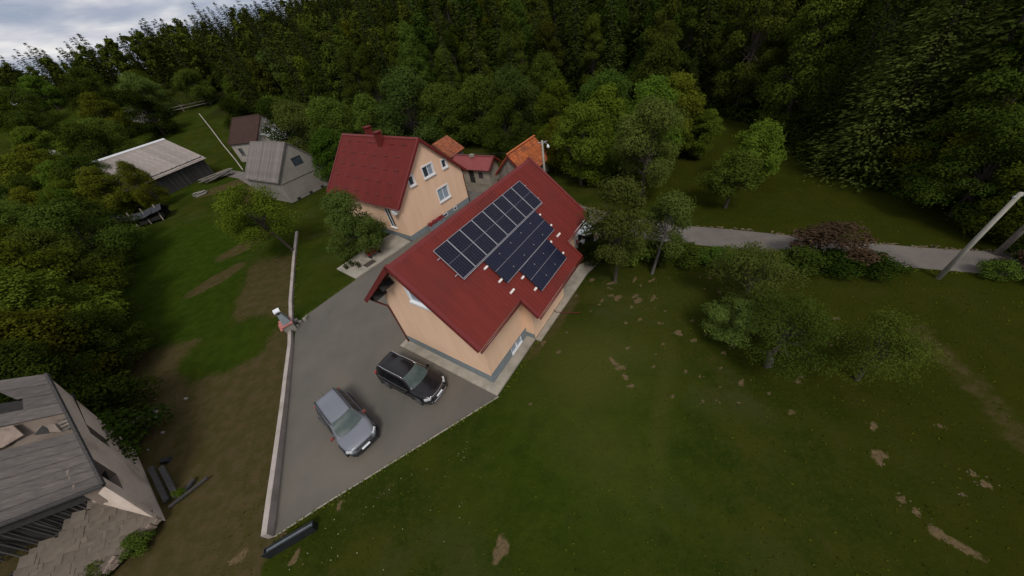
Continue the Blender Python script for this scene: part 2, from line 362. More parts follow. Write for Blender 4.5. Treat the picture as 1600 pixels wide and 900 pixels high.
def axis(a, b, step, lim, gr=1.22):
    v = list(np.arange(a, b + 1e-6, step)); s = step; hi = b
    while hi < lim: s *= gr; hi += s; v.append(hi)
    s = step; lo = a
    while lo > -lim: s *= gr; lo -= s; v.insert(0, lo)
    return np.array(v)
gx = axis(-62, 42, 0.5, 3000); gy = axis(-4, 58, 0.5, 3000)
gx = np.unique(np.concatenate([gx, np.arange(-16, 18, .125)]).round(4)); gy = np.unique(np.concatenate([gy, np.arange(-1, 19, .125)]).round(4))
GX, GY = np.meshgrid(gx, gy, indexing='ij')
GZ = hill(GX, GY)
nx, ny = GX.shape
verts = np.stack([GX, GY, GZ], -1).reshape(-1, 3)
idx = np.arange(nx * ny).reshape(nx, ny)
quads = np.stack([idx[:-1, :-1], idx[1:, :-1], idx[1:, 1:], idx[:-1, 1:]], -1).reshape(-1, 4)
me = bpy.data.meshes.new('ground')
me.vertices.add(len(verts)); me.vertices.foreach_set('co', verts.astype(np.float32).ravel())
me.loops.add(quads.size); me.loops.foreach_set('vertex_index', quads.astype(np.int32).ravel())
me.polygons.add(len(quads)); me.polygons.foreach_set('loop_start', np.arange(0, quads.size, 4, dtype=np.int32)); me.polygons.foreach_set('loop_total', np.full(len(quads), 4, np.int32))
me.polygons.foreach_set('use_smooth', [True] * len(quads))
me.update()
nA = noise2(GX + 500, GY + 500, 3.1, 1); nB = noise2(GX + 500, GY + 500, 7.7, 2); nC = noise2(GX + 500, GY + 500, 1.3, 3)
wob = (nA - .5) * 2.4 + (nC - .5) * 1.0
xw = xwall(GY)
dw = xw - GX                                     # distance west of the wall
west = sst(-0.3, 0.2, dw)
strip = west * (1 - sst(4.6, 5.6, dw + wob * .6)) * (1 - sst(30, 36, GY))
southw = west * (1 - sst(19.5, 21.5, GY + wob * .7 + (GX + 25) * .12))
lush_patch = (((GX + 23.0) / 3.4) ** 2 + ((GY - 18.9) / 2.9) ** 2 + wob * .12 < 1) * (dw > 3.8)
bare = np.maximum(strip * .8, southw * .85)

def blob(cx, cy, rx, ry, ang=0, soft=.35):
    c, s = math.cos(ang), math.sin(ang); dx, dy = GX - cx, GY - cy
    d = np.sqrt(((dx * c + dy * s) / rx) ** 2 + ((-dx * s + dy * c) / ry) ** 2) + (nC - .5) * .3
    return 1 - sst(1 - soft, 1 + soft, d)
bare = bare * (1 - blob(-23.0, 18.9, 3.4, 2.9, .3, .35))
brown_tint = np.maximum(np.maximum(blob(4.0, 10.8, 3.8, 3.4, .4, .7) * .30, blob(6.5, 7.5, 1.0, 4.5, -.5, .6) * .25), blob(9, 15.2, 4, 1.6, -.3, .6) * .35)
brown_tint = np.maximum(brown_tint, sst(12, 19, GX) * (GY < 13) * .22)
for a in ((-30.9, 30.2, 3.0, 1.3, 1.0, .25), (-31.5, 37.0, 3.2, 1.7, .9, .3), (-42, 58, 4, 6, .5, .5), (-50, 66, 6, 3, .5, .5),
          (2.2, 14.6, .8, 2.0, -.7, .5), (3.6, 16.0, .8, 1.5, -.7, .6), (0.6, 12.6, .5, 1.0, -.7, .5)):
    bare = np.maximum(bare, blob(*a))
trail = 1 - sst(.4, 1.1, np.abs((GX - np.interp(GY, [-2, 2.9, 4.8, 6.8, 10, 14], [18.9, 19.45, 20.3, 20.9, 21.8, 24])) + wob * .12))
bare = np.maximum(bare, trail * .55 * (GY < 9))
bare = np.maximum(bare, (1 - sst(14.6, 15.3, np.abs(GX - 0) + wob)) * 0)
bare = np.maximum(bare, brown_tint)
bare = np.maximum(bare, blob(1, 40.5, 5, 2.6, -.6, .4) * .9)
lush = sst(.35, .8, nB) * .6
lush = np.maximum(lush, sst(5.2, 6.2, dw) * (GY > 20) * (1 - sst(44, 56, GY)) * .85)
lush = np.maximum(lush, blob(-23.0, 18.9, 3.4, 2.9, .3, .35) * (dw > 3.2) * .8)
lush = np.maximum(lush, (1 - sst(2, 9, np.hypot(GX - 1.5, (GY - 7.5) * .9))) * .75)
pale_blobs = np.maximum(blob(4.2, 10.2, 3.6, 3.2, .4, .6), blob(6.5, 7.5, 1.2, 4.5, -.5, .6) * .7)
olive = sst(8, 18, GX) * (1 - sst(30, 40, GY)) * .8 + sst(3, -3, GY) * .5
olive = np.clip(np.maximum(olive, (GX > 12) * (GY > 18) * .7), 0, 1)
forest = np.where(in_forest(GX, GY), 1.0, 0.0)
att = me.color_attributes.new('mask', 'FLOAT_COLOR', 'POINT')
cola = np.stack([np.clip(bare, 0, 1), np.clip(lush, 0, 1), olive, forest], -1).reshape(-1, 4).astype(np.float32)
att.data.foreach_set('color', cola.ravel())
pale_lawn_a = np.maximum(np.maximum(blob(3.2, 10.6, 3.4, 3.0, .4, .8), blob(6.2, 7.0, .5, 4.6, -.55, .9) * .6), np.maximum(blob(2.5, 6.6, 2.2, 3.0, .2, .9) * .6, blob(9, 15.2, 4, 1.6, -.3, .8) * .4)) * (.55 + .45 * nA)  # lawn centre made paler in the ground colour
patches = [(7.33, 15.56, .34, .2), (7.0, 15.9, .2, .14), (8.52, 14.87, .3, .24), (8.4, 15.3, .16, .12), (9.65, 14.85, .3, .12), (5.05, 10.45, .16, .3), (5.3, 10.0, .26, .16), (5.33, 9.35, .16, .2), (5.4, 8.75, .16, .14), (9.61, 11.56, .3, .2), (8.35, 11.0, .14, .09), (2.09, 11.94, .22, .1), (-2.57, 2.91, .38, .34), (13.89, 3.49, .34, .2),
  (13.45, .72, .2, .5), (13.3, 1.5, .16, .12), (14.8, 4.57, .26, .12), (13.2, 1.96, .16, .12), (6.25, 18.0, .35, .16), (4.9, 18.7, .3, .2), (8.62, 8.95, .12, .1), (9.1, 8.5, .1, .1), (-10.22, 5.72, .12, .2), (-11.7, 4.0, .3, .16), (-12.7, 5.0, .2, .14), (16.46, 1.89, .2, .14), (7.9, 13.2, .2, .1), (7.5, 17.2, .4, .14), (9.2, 17.0, .3, .1), (10.3, 16.6, .3, .1), (6.2, 15.6, .18, .1), (11.2, 9.6, .16, .1), (10.9, 7.7, .3, .1), (12.0, 5.8, .16, .1), (-.3, 8.9, .12, .08), (-14.4, 4.46, .3, .24), (1.3, 12.9, .2, .16)]
patches += [(x_, y_, r_, r_ * q_) for x_, y_, r_, q_ in zip(np.random.RandomState(3).uniform(2.5, 19, 70), np.random.RandomState(4).uniform(.5, 17, 70), np.random.RandomState(5).uniform(.05, .15, 70), np.random.RandomState(6).uniform(.5, 1, 70)) if y_ > 14 - x_ * .9]
tan_a = np.zeros_like(GX); prs = np.random.RandomState(77)
for bx, by, ra, rb in patches:
    an_ = prs.rand() * 3.14; ph = prs.rand(3) * 6.28
    c_, s_ = math.cos(an_ * .3), math.sin(an_ * .3); dx, dy = GX - bx, GY - by
    near = (np.abs(dx) < 2) & (np.abs(dy) < 2); th_ = np.arctan2(dy, dx)
    d_ = np.sqrt(((dx * c_ + dy * s_) / ra) ** 2 + ((-dx * s_ + dy * c_) / rb) ** 2) * (1 + .2 * np.sin(2 * th_ + ph[0]) + .18 * np.sin(3 * th_ + ph[1]) + .1 * np.sin(5 * th_ + ph[2]))
    tan_a = np.maximum(tan_a, np.where(near, 1 - sst(.35, 1.55, d_), 0))
att2 = me.color_attributes.new('pale_lawn', 'FLOAT_COLOR', 'POINT')
att2.data.foreach_set('color', np.stack([np.clip(pale_lawn_a, 0, 1), tan_a, tan_a, tan_a * 0 + 1], -1).reshape(-1, 4).astype(np.float32).ravel())
gm, t, b = new_mat('meadow_ground'); L = t.links.new
b.inputs['Roughness'].default_value = 1.0; b.inputs['Specular IOR Level'].default_value = 0.0
an = t.nodes.new('ShaderNodeAttribute'); an.attribute_name = 'mask'
sp = t.nodes.new('ShaderNodeSeparateColor'); L(an.outputs['Color'], sp.inputs[0])
tcn = t.nodes.new('ShaderNodeTexCoord')
def nzn(scale, det=6, ro=.6):
    n = t.nodes.new('ShaderNodeTexNoise'); n.inputs['Scale'].default_value = scale; n.inputs['Detail'].default_value = det; n.inputs['Roughness'].default_value = ro
    L(tcn.outputs['Object'], n.inputs['Vector']); return n.outputs['Fac']
def mixc(f, a, bcol):
    mm = t.nodes.new('ShaderNodeMixRGB')
    if isinstance(f, float): mm.inputs[0].default_value = f
    else: L(f, mm.inputs[0])
    for k, q in ((1, a), (2, bcol)):
        if isinstance(q, tuple): mm.inputs[k].default_value = (*q, 1)
        else: L(q, mm.inputs[k])
    return mm.outputs[0]
def ramp(src, p0, p1):
    r_ = t.nodes.new('ShaderNodeMapRange'); r_.inputs[1].default_value = p0; r_.inputs[2].default_value = p1; r_.interpolation_type = 'SMOOTHSTEP'
    L(src, r_.inputs[0]); return r_.outputs[0]
base = mixc(ramp(nzn(0.30, 8, .65), .38, .62), (0.035, 0.040, 0.0055), (0.018, 0.028, 0.0035))
base = mixc(ramp(nzn(4.0, 10, .75), .46, .70), base, (0.039, 0.043, 0.007))
lushc = mixc(ramp(nzn(1.1, 8), .3, .7), (0.017, 0.034, 0.0032), (0.031, 0.050, 0.005))
pale_lawn = mixc(ramp(nzn(0.9, 9, .7), .3, .7), (0.043, 0.046, 0.014), (0.034, 0.041, 0.009))
base = mixc(ramp(nzn(0.22, 7, .62), .50, .66), base, pale_lawn)
base = mixc(ramp(nzn(0.55, 9, .7), .58, .72), base, (0.047, 0.041, 0.014))
base = mixc(sp.outputs['Green'], base, lushc)
olc = mixc(ramp(nzn(0.8, 8), .3, .7), (0.030, 0.033, 0.0035), (0.023, 0.028, 0.003))
base = mixc(sp.outputs['Blue'], base, olc)
bad = t.nodes.new('ShaderNodeMath'); bad.operation = 'MULTIPLY_ADD'; bad.inputs[1].default_value = .9; bad.inputs[2].default_value = -.45
L(nzn(2.2, 9, .65), bad.inputs[0])
bs = t.nodes.new('ShaderNodeMath'); bs.operation = 'ADD'; L(sp.outputs['Red'], bs.inputs[0]); L(bad.outputs[0], bs.inputs[1])
barec = mixc(ramp(nzn(1.4, 8), .35, .65), (0.070, 0.053, 0.024), (0.050, 0.043, 0.014))
base = mixc(ramp(bs.outputs[0], .30, .80), base, barec)
an2 = t.nodes.new('ShaderNodeAttribute'); an2.attribute_name = 'pale_lawn'
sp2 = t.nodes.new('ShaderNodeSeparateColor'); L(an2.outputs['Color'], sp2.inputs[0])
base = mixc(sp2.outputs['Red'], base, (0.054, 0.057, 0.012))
td = t.nodes.new('ShaderNodeMath'); td.operation = 'MULTIPLY_ADD'; td.inputs[1].default_value = 1.3; td.inputs[2].default_value = -.65
L(nzn(7.0, 9, .7), td.inputs[0]); ts = t.nodes.new('ShaderNodeMath'); ts.operation = 'ADD'; L(sp2.outputs['Green'], ts.inputs[0]); L(td.outputs[0], ts.inputs[1])
base = mixc(ramp(ts.outputs[0], .32, .75), base, mixc(ramp(nzn(9.0, 6), .35, .65), (0.140, 0.098, 0.052), (0.090, 0.066, 0.032)))
litter = mixc(ramp(nzn(0.7, 6), .3, .7), (0.018, 0.014, 0.008), (0.012, 0.014, 0.006))
fm = t.nodes.new('ShaderNodeMath'); fm.operation = 'MULTIPLY'; fm.inputs[1].default_value = 1.0
L(an.outputs['Alpha'], fm.inputs[0]); base = mixc(fm.outputs[0], base, litter)
# sparse wild flowers and clover heads as fine light specks
vor = t.nodes.new('ShaderNodeTexVoronoi'); vor.inputs['Scale'].default_value = 2.6; L(tcn.outputs['Object'], vor.inputs['Vector'])
base = mixc(ramp(vor.outputs['Distance'], .06, .03), base, (0.06, 0.06, 0.02))
L(base, b.inputs['Base Color'])
bp = t.nodes.new('ShaderNodeBump'); bp.inputs['Strength'].default_value = 0.7; bp.inputs['Distance'].default_value = 0.12
L(nzn(5.0, 9, .75), bp.inputs['Height']); L(bp.outputs[0], b.inputs['Normal'])
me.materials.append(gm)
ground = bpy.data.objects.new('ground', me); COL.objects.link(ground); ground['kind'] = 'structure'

def sheet(name, pts, z, material, th=0.03):
    mb = MB(); mb.prism(pts, z - th - .05, z); o = mb.build(name, material, kind='structure'); fixn(o); return o

# driveway: one sheet from the open south corner up between the two houses to the yard behind
sheet('driveway', [(-13.02, 5.0), (-10.93, 5.98), (-7.0, 7.63), (-2.1, 9.72), (-2.2, 9.95), (-8.4, 15.3), (-7.4, 16.3), (0.6, 26.0), (4.5, 31.5), (2.0, 37.5), (-1.2, 40.2), (-3.3, 42.6), (-5.0, 40.9),
                   (-3.31, 36.73), (-9.38, 29.69), (-14.23, 24.62), (-17.6, 20.75), (-17.9, 19.4), (-17.3, 17.5), (-15.35, 11.8), (-13.6, 6.5)], 0.03, M['asphalt'])
mb = MB()
edge = [(-13.02, 4.97), (-10.93, 5.93), (-7.0, 7.57), (-2.0, 9.70)]
for a, c in zip(edge[:-1], edge[1:]): mb.beam((*a, 0.02), (*c, 0.02), 0.05, 0.08)
mb.build('driveway_kerb', M['slab'], kind='structure')
sheet('road', [(-4.5, 42.3), (-2, 44.0), (4, 38.6), (8.6, 30.5), (12.0, 26.1), (15.0, 23.35), (18.9, 20.9), (24.46, 17.0), (28.69, 14.3), (33, 12.0), (38, 9.2), (48, 4), (46.5, 1.2), (36.5, 6.9), (29.4, 11.0),
               (23.41, 14.4), (18.9, 17.5), (13.6, 20.9), (9.4, 23.2), (6.7, 22.0), (5.2, 25.5), (4.5, 31.5), (2.0, 37.5), (-1.2, 40.2)], 0.026, M['road'])
mb = MB(); rr = random.Random(3)
vg = [(8.6, 30.5), (12.0, 26.1), (15.0, 23.4), (18.9, 20.95), (24.46, 17.05), (28.69, 14.35), (33, 12.05)]
for a, c in zip(vg[:-1], vg[1:]):
    for k in range(26):
        q = rr.random(); x = a[0] + (c[0] - a[0]) * q + rr.gauss(0, .12); y = a[1] + (c[1] - a[1]) * q + .12 + rr.gauss(0, .12)
        mb.box((x, y, .02), (rr.uniform(.1, .3), rr.uniform(.08, .2), .05), (Vector((math.cos(k), math.sin(k), 0)), Vector((-math.sin(k), math.cos(k), 0)), Vector((0, 0, 1))))
mb.build('verge_gravel', M['soil'], kind='stuff')
sheet('yard', [(-5.6, 41.5), (-3.2, 43.3), (1.0, 40.2), (1.6, 38.0), (-1.2, 38.6)], 0.045, M['gravel'])
sheet('village_path', [(-60.0, 77.5), (-58.5, 79.5), (-50.5, 73.2), (-42.5, 64.0), (-44.0, 62.4), (-50.5, 69.8)], 0.04, M['road'])

# ------------------------------------------------------------------ vegetation generators
def quads_of_tube(pts, rs, n=6):
    pts = [Vector(p) for p in pts]; rings = []
    for i, p in enumerate(pts):
        d = (pts[min(i + 1, len(pts) - 1)] - pts[max(i - 1, 0)]).normalized()
        x = d.cross(Vector((0.03, 1, 0.01))); x.normalize(); y = d.cross(x)
        rings.append([p + (x * math.cos(2 * math.pi * k / n) + y * math.sin(2 * math.pi * k / n)) * rs[i] for k in range(n)])
    o = []
    for i in range(len(pts) - 1):
        for k in range(n):
            o += [rings[i][k], rings[i][(k + 1) % n], rings[i + 1][(k + 1) % n], rings[i + 1][k]]
    return np.array([tuple(p) for p in o], float)
def leaves(rs, C, Nn, size, aspect=.62, vary=.35):
    n = len(C); T = rs.normal(size=(n, 3)); T -= (T * Nn).sum(1, keepdims=True) * Nn; T /= np.linalg.norm(T, axis=1, keepdims=True) + 1e-9
    B = np.cross(Nn, T); s = size * (1 + rs.uniform(-vary, vary, (n, 1)))
    a = C + T * s * .5; c = C - T * s * .5; sh = T * s * .08
    b_ = C + B * s * .5 * aspect + sh; d = C - B * s * .5 * aspect + sh
    return np.stack([a, b_, c, d], 1).reshape(-1, 3)
def broad(seed, h, rx, ncl, nleaf, size, crown_lo=.25, lean=(0, 0), open_=0.0, trunk_r=.16, stems=1, clr=(.15, .36), top=1.0):
    """trunk quads and leaf quads of a broadleaf tree with its foot at the origin"""
    rs = np.random.RandomState(seed); lo = h * crown_lo; cz = (h + lo) / 2; rz = (h - lo) / 2
    cl = []
    for k in range(ncl):
        q = (k + rs.rand()) / ncl; pf = (1 - q ** (2.2 / top)) ** .55 * min(1, .62 + q * 1.6)
        an = rs.rand() * 6.283; rad = rx * pf * math.sqrt(rs.uniform(.10, 1.25)) * .80; z = lo + q * (h - lo) * .93 + .05 * h
        cl.append([math.cos(an) * rad + lean[0] * z / h, math.sin(an) * rad + lean[1] * z / h, z])
    cl = np.array(cl); cr_ = rs.uniform(*clr, ncl) * rx
    wgt = cr_ ** 2; cnt = np.maximum((nleaf * wgt / wgt.sum()).astype(int), 8)
    Cs, Ns = [], []
    for c, r_, k in zip(cl, cr_, cnt):
        d = rs.normal(size=(k, 3)); d[:, 2] += .45; d /= np.linalg.norm(d, axis=1, keepdims=True)
        rad = r_ * (1 - np.abs(rs.normal(0, .22, (k, 1)))) * (1 + .25 * np.sin(d[:, :1] * 5 + c[0]) * np.sin(d[:, 1:2] * 6 + c[1]))
        stray = rs.rand(k, 1) < .10; rad = np.where(stray, rad * rs.uniform(1.05, 1.45, (k, 1)), rad)
        P = c + d * rad * np.array([1.1, 1.1, .85])
        nn = d * .7 + rs.normal(size=(k, 3)) * .42 + np.array([0, 0, .40]); nn /= np.linalg.norm(nn, axis=1, keepdims=True)
        Cs.append(P); Ns.append(nn)
    C = np.concatenate(Cs); Nn = np.concatenate(Ns)
    keep = C[:, 2] > .15
    if open_: keep &= rs.rand(len(C)) > open_
    lv = leaves(rs, C[keep], Nn[keep], size)
    tr = []
    for s_ in range(stems):
        off = np.array([rs.uniform(-.25, .25), rs.uniform(-.25, .25)]) * (stems > 1)
        zt = lo + rz * .9; mid = (off[0] * 2 + lean[0] * .35 + rs.uniform(-.1, .1), off[1] * 2 + lean[1] * .35, zt * .5)
        topp = (off[0] * 3 + lean[0] * .75, off[1] * 3 + lean[1] * .75, zt)
        tr.append(quads_of_tube([(off[0], off[1], -.3), (off[0], off[1], .05), mid, topp], [trunk_r * 1.5, trunk_r * 1.1, trunk_r * .8, trunk_r * .35], 7))
        for c in cl[s_::stems]:
            q = rs.uniform(.35, .85); st = np.array(mid) * (1 - q) + np.array(topp) * q
            st = st if c[2] > st[2] * .8 else np.array(mid)
            m1 = (st + c) / 2 + rs.normal(0, .08 * rx, 3) * .6
            tr.append(quads_of_tube([st, m1, c], [trunk_r * .30, trunk_r * .16, trunk_r * .04], 4))
    return np.concatenate(tr), lv
def conifer(seed, h, rb, step, nbr, ntuft, size, lo=.06, droop=.25, trunk_r=.2, power=.85):
    rs = np.random.RandomState(seed); C, T, Nn, S = [], [], [], []
    tr = [quads_of_tube([(0, 0, -.3), (0, 0, h * .5), (0, 0, h * .98)], [trunk_r * 1.2, trunk_r * .7, .03], 6)]
    z = h * lo
    while z < h * .985:
        q = (z / h - lo) / (1 - lo); L_ = rb * (1 - q) ** power * rs.uniform(.82, 1.12) + .22
        nb = max(4, int(nbr * (1 - q * .45))); a0 = rs.rand() * 6.28
        for k in range(nb):
            a = a0 + k * 6.283 / nb + rs.uniform(-.25, .25); ln = L_ * rs.uniform(.65, 1.12)
            dr = np.array([math.cos(a), math.sin(a)]); nt_ = max(2, int(ntuft * ln / rb) + 1)
            zz = z + rs.uniform(-.5, .5) * step
            t_ = (np.arange(nt_) + rs.uniform(.2, .9, nt_)) / nt_
            for tt in t_:
                dz = -droop * ln * tt * tt + .12 * ln * tt * (1 if q > .6 else .3)
                pos = np.array([dr[0] * ln * tt, dr[1] * ln * tt, zz + dz])
                sd_ = rs.uniform(-1, 1); side = np.array([-dr[1], dr[0], 0]) * sd_
                pos = pos + side * ln * .34 * (math.sin(3.1 * min(tt, .96)) + .15) - np.array([0, 0, abs(sd_) * .10 * ln])
                tv = np.array([dr[0] * .7, dr[1] * .7, -.12 - .3 * droop]) + side * 1.1; tv /= np.linalg.norm(tv)
                nn = np.array([dr[0] * .35, dr[1] * .35, .9]) + rs.normal(0, .3, 3); nn -= nn.dot(tv) * tv; nn /= np.linalg.norm(nn)
                C.append(pos + side * .2 * size); T.append(tv); Nn.append(nn); S.append(size * rs.uniform(.7, 1.25) * (1 - .30 * q))
        z += step * (1 - .35 * q)
    C, T, Nn, S = np.array(C), np.array(T), np.array(Nn), np.array(S)[:, None]
    B = np.cross(Nn, T)
    lv = np.stack([C + T * S * .6, C + B * S * .22, C - T * S * .5, C - B * S * .22], 1).reshape(-1, 3)
    return np.concatenate(tr), lv
def two_meshes(name, tq, lq, bark, leaf):
    return np_mesh(name + '_trunk', tq, 4, [bark]), np_mesh(name + '_crown', lq, 4, [leaf])
def one_mesh(name, tq, lq, bark, leaf):
    return np_mesh(name, np.concatenate([tq, lq]), 4, [bark, leaf], [0] * (len(tq) // 4) + [1] * (len(lq) // 4))
def leafswap(me, leaf):
    c = me.copy(); c.materials[len(c.materials) - 1] = leaf; return c
def plant(name, label, cat, meshes, x, y, rz=0, sc=1.0, group=None, parts=('trunk', 'crown'), z=None):
    z = float(hill(np.array(x), np.array(y))) if z is None else z
    t_ = thing(name, label, cat, (x, y, z), rz, group)
    t_.scale = (sc, sc, sc) if not hasattr(sc, '__len__') else sc
    for n_, me_ in zip(parts, meshes):
        inst(n_, me_, t_)
    return t_

# garden and orchard trees, each a thing with trunk and crown
def own(name, seed, leaf, bark=None, **k): 
    tq, lq = broad(seed, **k); return two_meshes(name, tq, lq, bark or M['bark'], leaf)
G_GREY = own('garden_tree', 11, L_GREY, h=6.4, rx=3.0, ncl=44, nleaf=38000, size=.13, crown_lo=.10)
plant('garden_tree', 'round grey-green garden tree beside the terrace of the yellow house', 'tree', G_GREY, -13.9, 28.6, .3, (1.0, 1.0, 1.0))
G_THIN = own('slim_tree', 12, L_GREY, h=7.7, rx=2.5, ncl=36, nleaf=26000, size=.13, crown_lo=.26, open_=.3, trunk_r=.12)
plant('slim_tree', 'tall feathery tree on the lawn right beside the roof corner with the person', 'tree', G_THIN, 7.8, 17.3, 0)
G_LEAN = own('leaning_tree', 13, L_GREY, M['greybark'], h=5.8, rx=2.0, ncl=26, nleaf=15000, size=.125, crown_lo=.35, lean=(1.0, .6), open_=.15, trunk_r=.10)
plant('leaning_tree', 'small leaning tree with thin pale trunk at the hedge below the road', 'tree', G_LEAN, 10.7, 17.3, 0)
G_DARK = own('orchard_tree', 14, L_GREY, h=8.8, rx=3.5, ncl=42, nleaf=34000, size=.15, crown_lo=.24, open_=.08, trunk_r=.22)
plant('orchard_tree', 'grey-leaved orchard tree with bare dark trunk on the meadow beyond the road', 'tree', G_DARK, 15.2, 28.9, 0)
G_BR = own('orchard_tree', 15, L_BRIGHT, h=5.2, rx=2.7, ncl=38, nleaf=30000, size=.15, crown_lo=.16, open_=.05, trunk_r=.15)
plant('orchard_tree', 'round bright green tree in the meadow near the black forest edge', 'tree', G_BR, 25.4, 27.8, 0)
plant('orchard_tree', 'small dark green tree with visible trunk in front of the round bright tree', 'tree', own('orchard_tree', 25, L_BROAD, h=4.4, rx=2.5, ncl=26, nleaf=16000, size=.14, crown_lo=.33, open_=.05, trunk_r=.13), 20.9, 24.1, 0)
G_OL = own('spreading_tree', 16, L_OLIVE, h=7.4, rx=3.7, ncl=38, nleaf=26000, size=.15, crown_lo=.30, lean=(-1.9, .2), open_=.15, trunk_r=.15)
plant('spreading_tree', 'olive green tree leaning out over the low concrete wall on the left lawn', 'tree', G_OL, -23.4, 32.6, 0)
plant('spreading_tree', 'thin airy tree with bare twigs left of the olive tree on the lawn', 'tree', own('spreading_tree', 17, L_OLIVE, M['greybark'], h=5.2, rx=2.0, ncl=20, nleaf=3000, size=.17, crown_lo=.35, lean=(-1, 0), open_=.3, trunk_r=.09), -29.6, 37.2, 0)
G_FRUIT = own('fruit_tree', 18, L_BROAD, M['bark'], h=4.5, rx=2.5, ncl=34, nleaf=32000, size=.085, crown_lo=.30, open_=.52, trunk_r=.13, lean=(.5, .5))
plant('fruit_tree', 'sparse fruit tree with thick pale sawn trunk on the right lawn', 'tree', G_FRUIT, 12.7, 8.3, 0, .92)
plant('fruit_tree', 'rightmost sparse fruit tree on the lawn below the road', 'tree', G_FRUIT, 16.1, 6.7, 2.2, (.82, .82, .9))
G_PALE = own('fruit_tree', 19, L_GREY, M['greybark'], h=4.6, rx=2.3, ncl=34, nleaf=30000, size=.095, crown_lo=.2, open_=.35, trunk_r=.1)
plant('fruit_tree', 'dense pale green fruit tree on the lawn below the purple shrub', 'tree', G_PALE, 14.0, 12.4, 0)
plant('fruit_tree', 'low bushy fruit tree left of the sawn trunk tree', 'tree', G_PALE, 12.2, 10.4, 1.7, (.8, .8, .6))
G_PUR = own('purple_shrub', 20, L_PURPLE, h=2.7, rx=1.5, ncl=16, nleaf=4000, size=.15, crown_lo=.25, open_=.1, trunk_r=.07, stems=2)
plant('purple_shrub', 'purple-brown leaved shrub at the lower edge of the road', 'shrub', G_PUR, 22.2, 15.2, -.55, (1.75, 1.2, .95))
def bushmesh(seed, leaf, h, rx, n, size, **k): 
    tq, lq = broad(seed, h=h, rx=rx, ncl=k.get('ncl', 14), nleaf=n, size=size, crown_lo=.02, trunk_r=.04, stems=3, clr=(.3, .45)); return two_meshes('bush', tq, lq, M['bark'], leaf)
B_DARK = bushmesh(21, L_DARK, 1.5, 1.2, 3500, .13)
B_MID = bushmesh(22, L_BROAD, 1.7, 1.4, 4000, .15)
B_BRI = bushmesh(23, L_BRIGHT, 1.6, 1.2, 3000, .15)
B_PUR = bushmesh(24, L_PURPLE, 1.5, 1.2, 2500, .14)
for i, (x, y, s_, mm_, lb) in enumerate([
    (6.9, 20.4, 1.0, B_DARK, 'dark bush next to the rear corner of the solar roof house'), (8.3, 20.6, 1.15, B_DARK, 'dark bush behind the tall feathery tree trunk'),
    (10.0, 19.8, (1.35, 1.1, .85), B_MID, 'green hedge bush between the feathery tree and the leaning tree'), (12.0, 18.9, (1.4, 1.1, .85), B_DARK, 'dark hedge bush behind the leaning tree'),
    (13.8, 18.0, (1.3, 1.1, .8), B_DARK, 'dark hedge bush right of the leaning tree'), (15.7, 17.0, (1.4, .9, .6), B_MID, 'low green hedge bush at the lower road edge'),
    (17.6, 15.9, (1.4, .9, .55), B_MID, 'low green hedge bush left of the purple shrub'), (21.8, 14.2, (1.6, 1.1, .8), B_DARK, 'black-green bush directly below the purple shrub'),
    (23.7, 13.3, (1.4, 1.0, .75), B_DARK, 'dark bush right of the purple shrub by the road'), (20.0, 15.1, (1.2, .9, .7), B_MID, 'green bush at the left foot of the purple shrub'),
    (30.3, 11.2, .9, B_PUR, 'reddish brown bush at the foot of the wooden pole'), (32.2, 11.4, 1.0, B_DARK, 'dark bush behind the wooden pole'),
    (28.9, 11.0, .6, B_MID, 'small green bush by the foot of the concrete pole'), (30.6, 9.4, .9, B_DARK, 'dark bush at the right edge of the lawn'), (33.8, 9.8, 1.2, B_PUR, 'big reddish bush at the far right edge'),
    (-24.6, 11.2, 1.75, B_DARK, 'large dark green bush against the gable of the ruined house'), (-27.6, 14.4, 1.6, B_DARK, 'dark bush behind the ridge of the ruined house'),
    (-22.2, 3.9, .8, B_BRI, 'green bush below the broken tiles of the ruin'), (-20.6, 3.6, .55, B_BRI, 'small leafy weed bush right of the ruin tiles'), (-21.0, 5.0, .45, B_MID, 'weed bush growing along the broken wall of the ruin'),
    (-19.8, 5.7, .45, B_MID, 'weed bush by the sharp corner of the ruin wall')]):
    plant('bush', lb, 'bush', mm_, x, y, (-.5 + .2 * math.sin(i * 3)) if hasattr(s_, '__len__') else i * 1.3, s_, None, ('stem', 'foliage'))

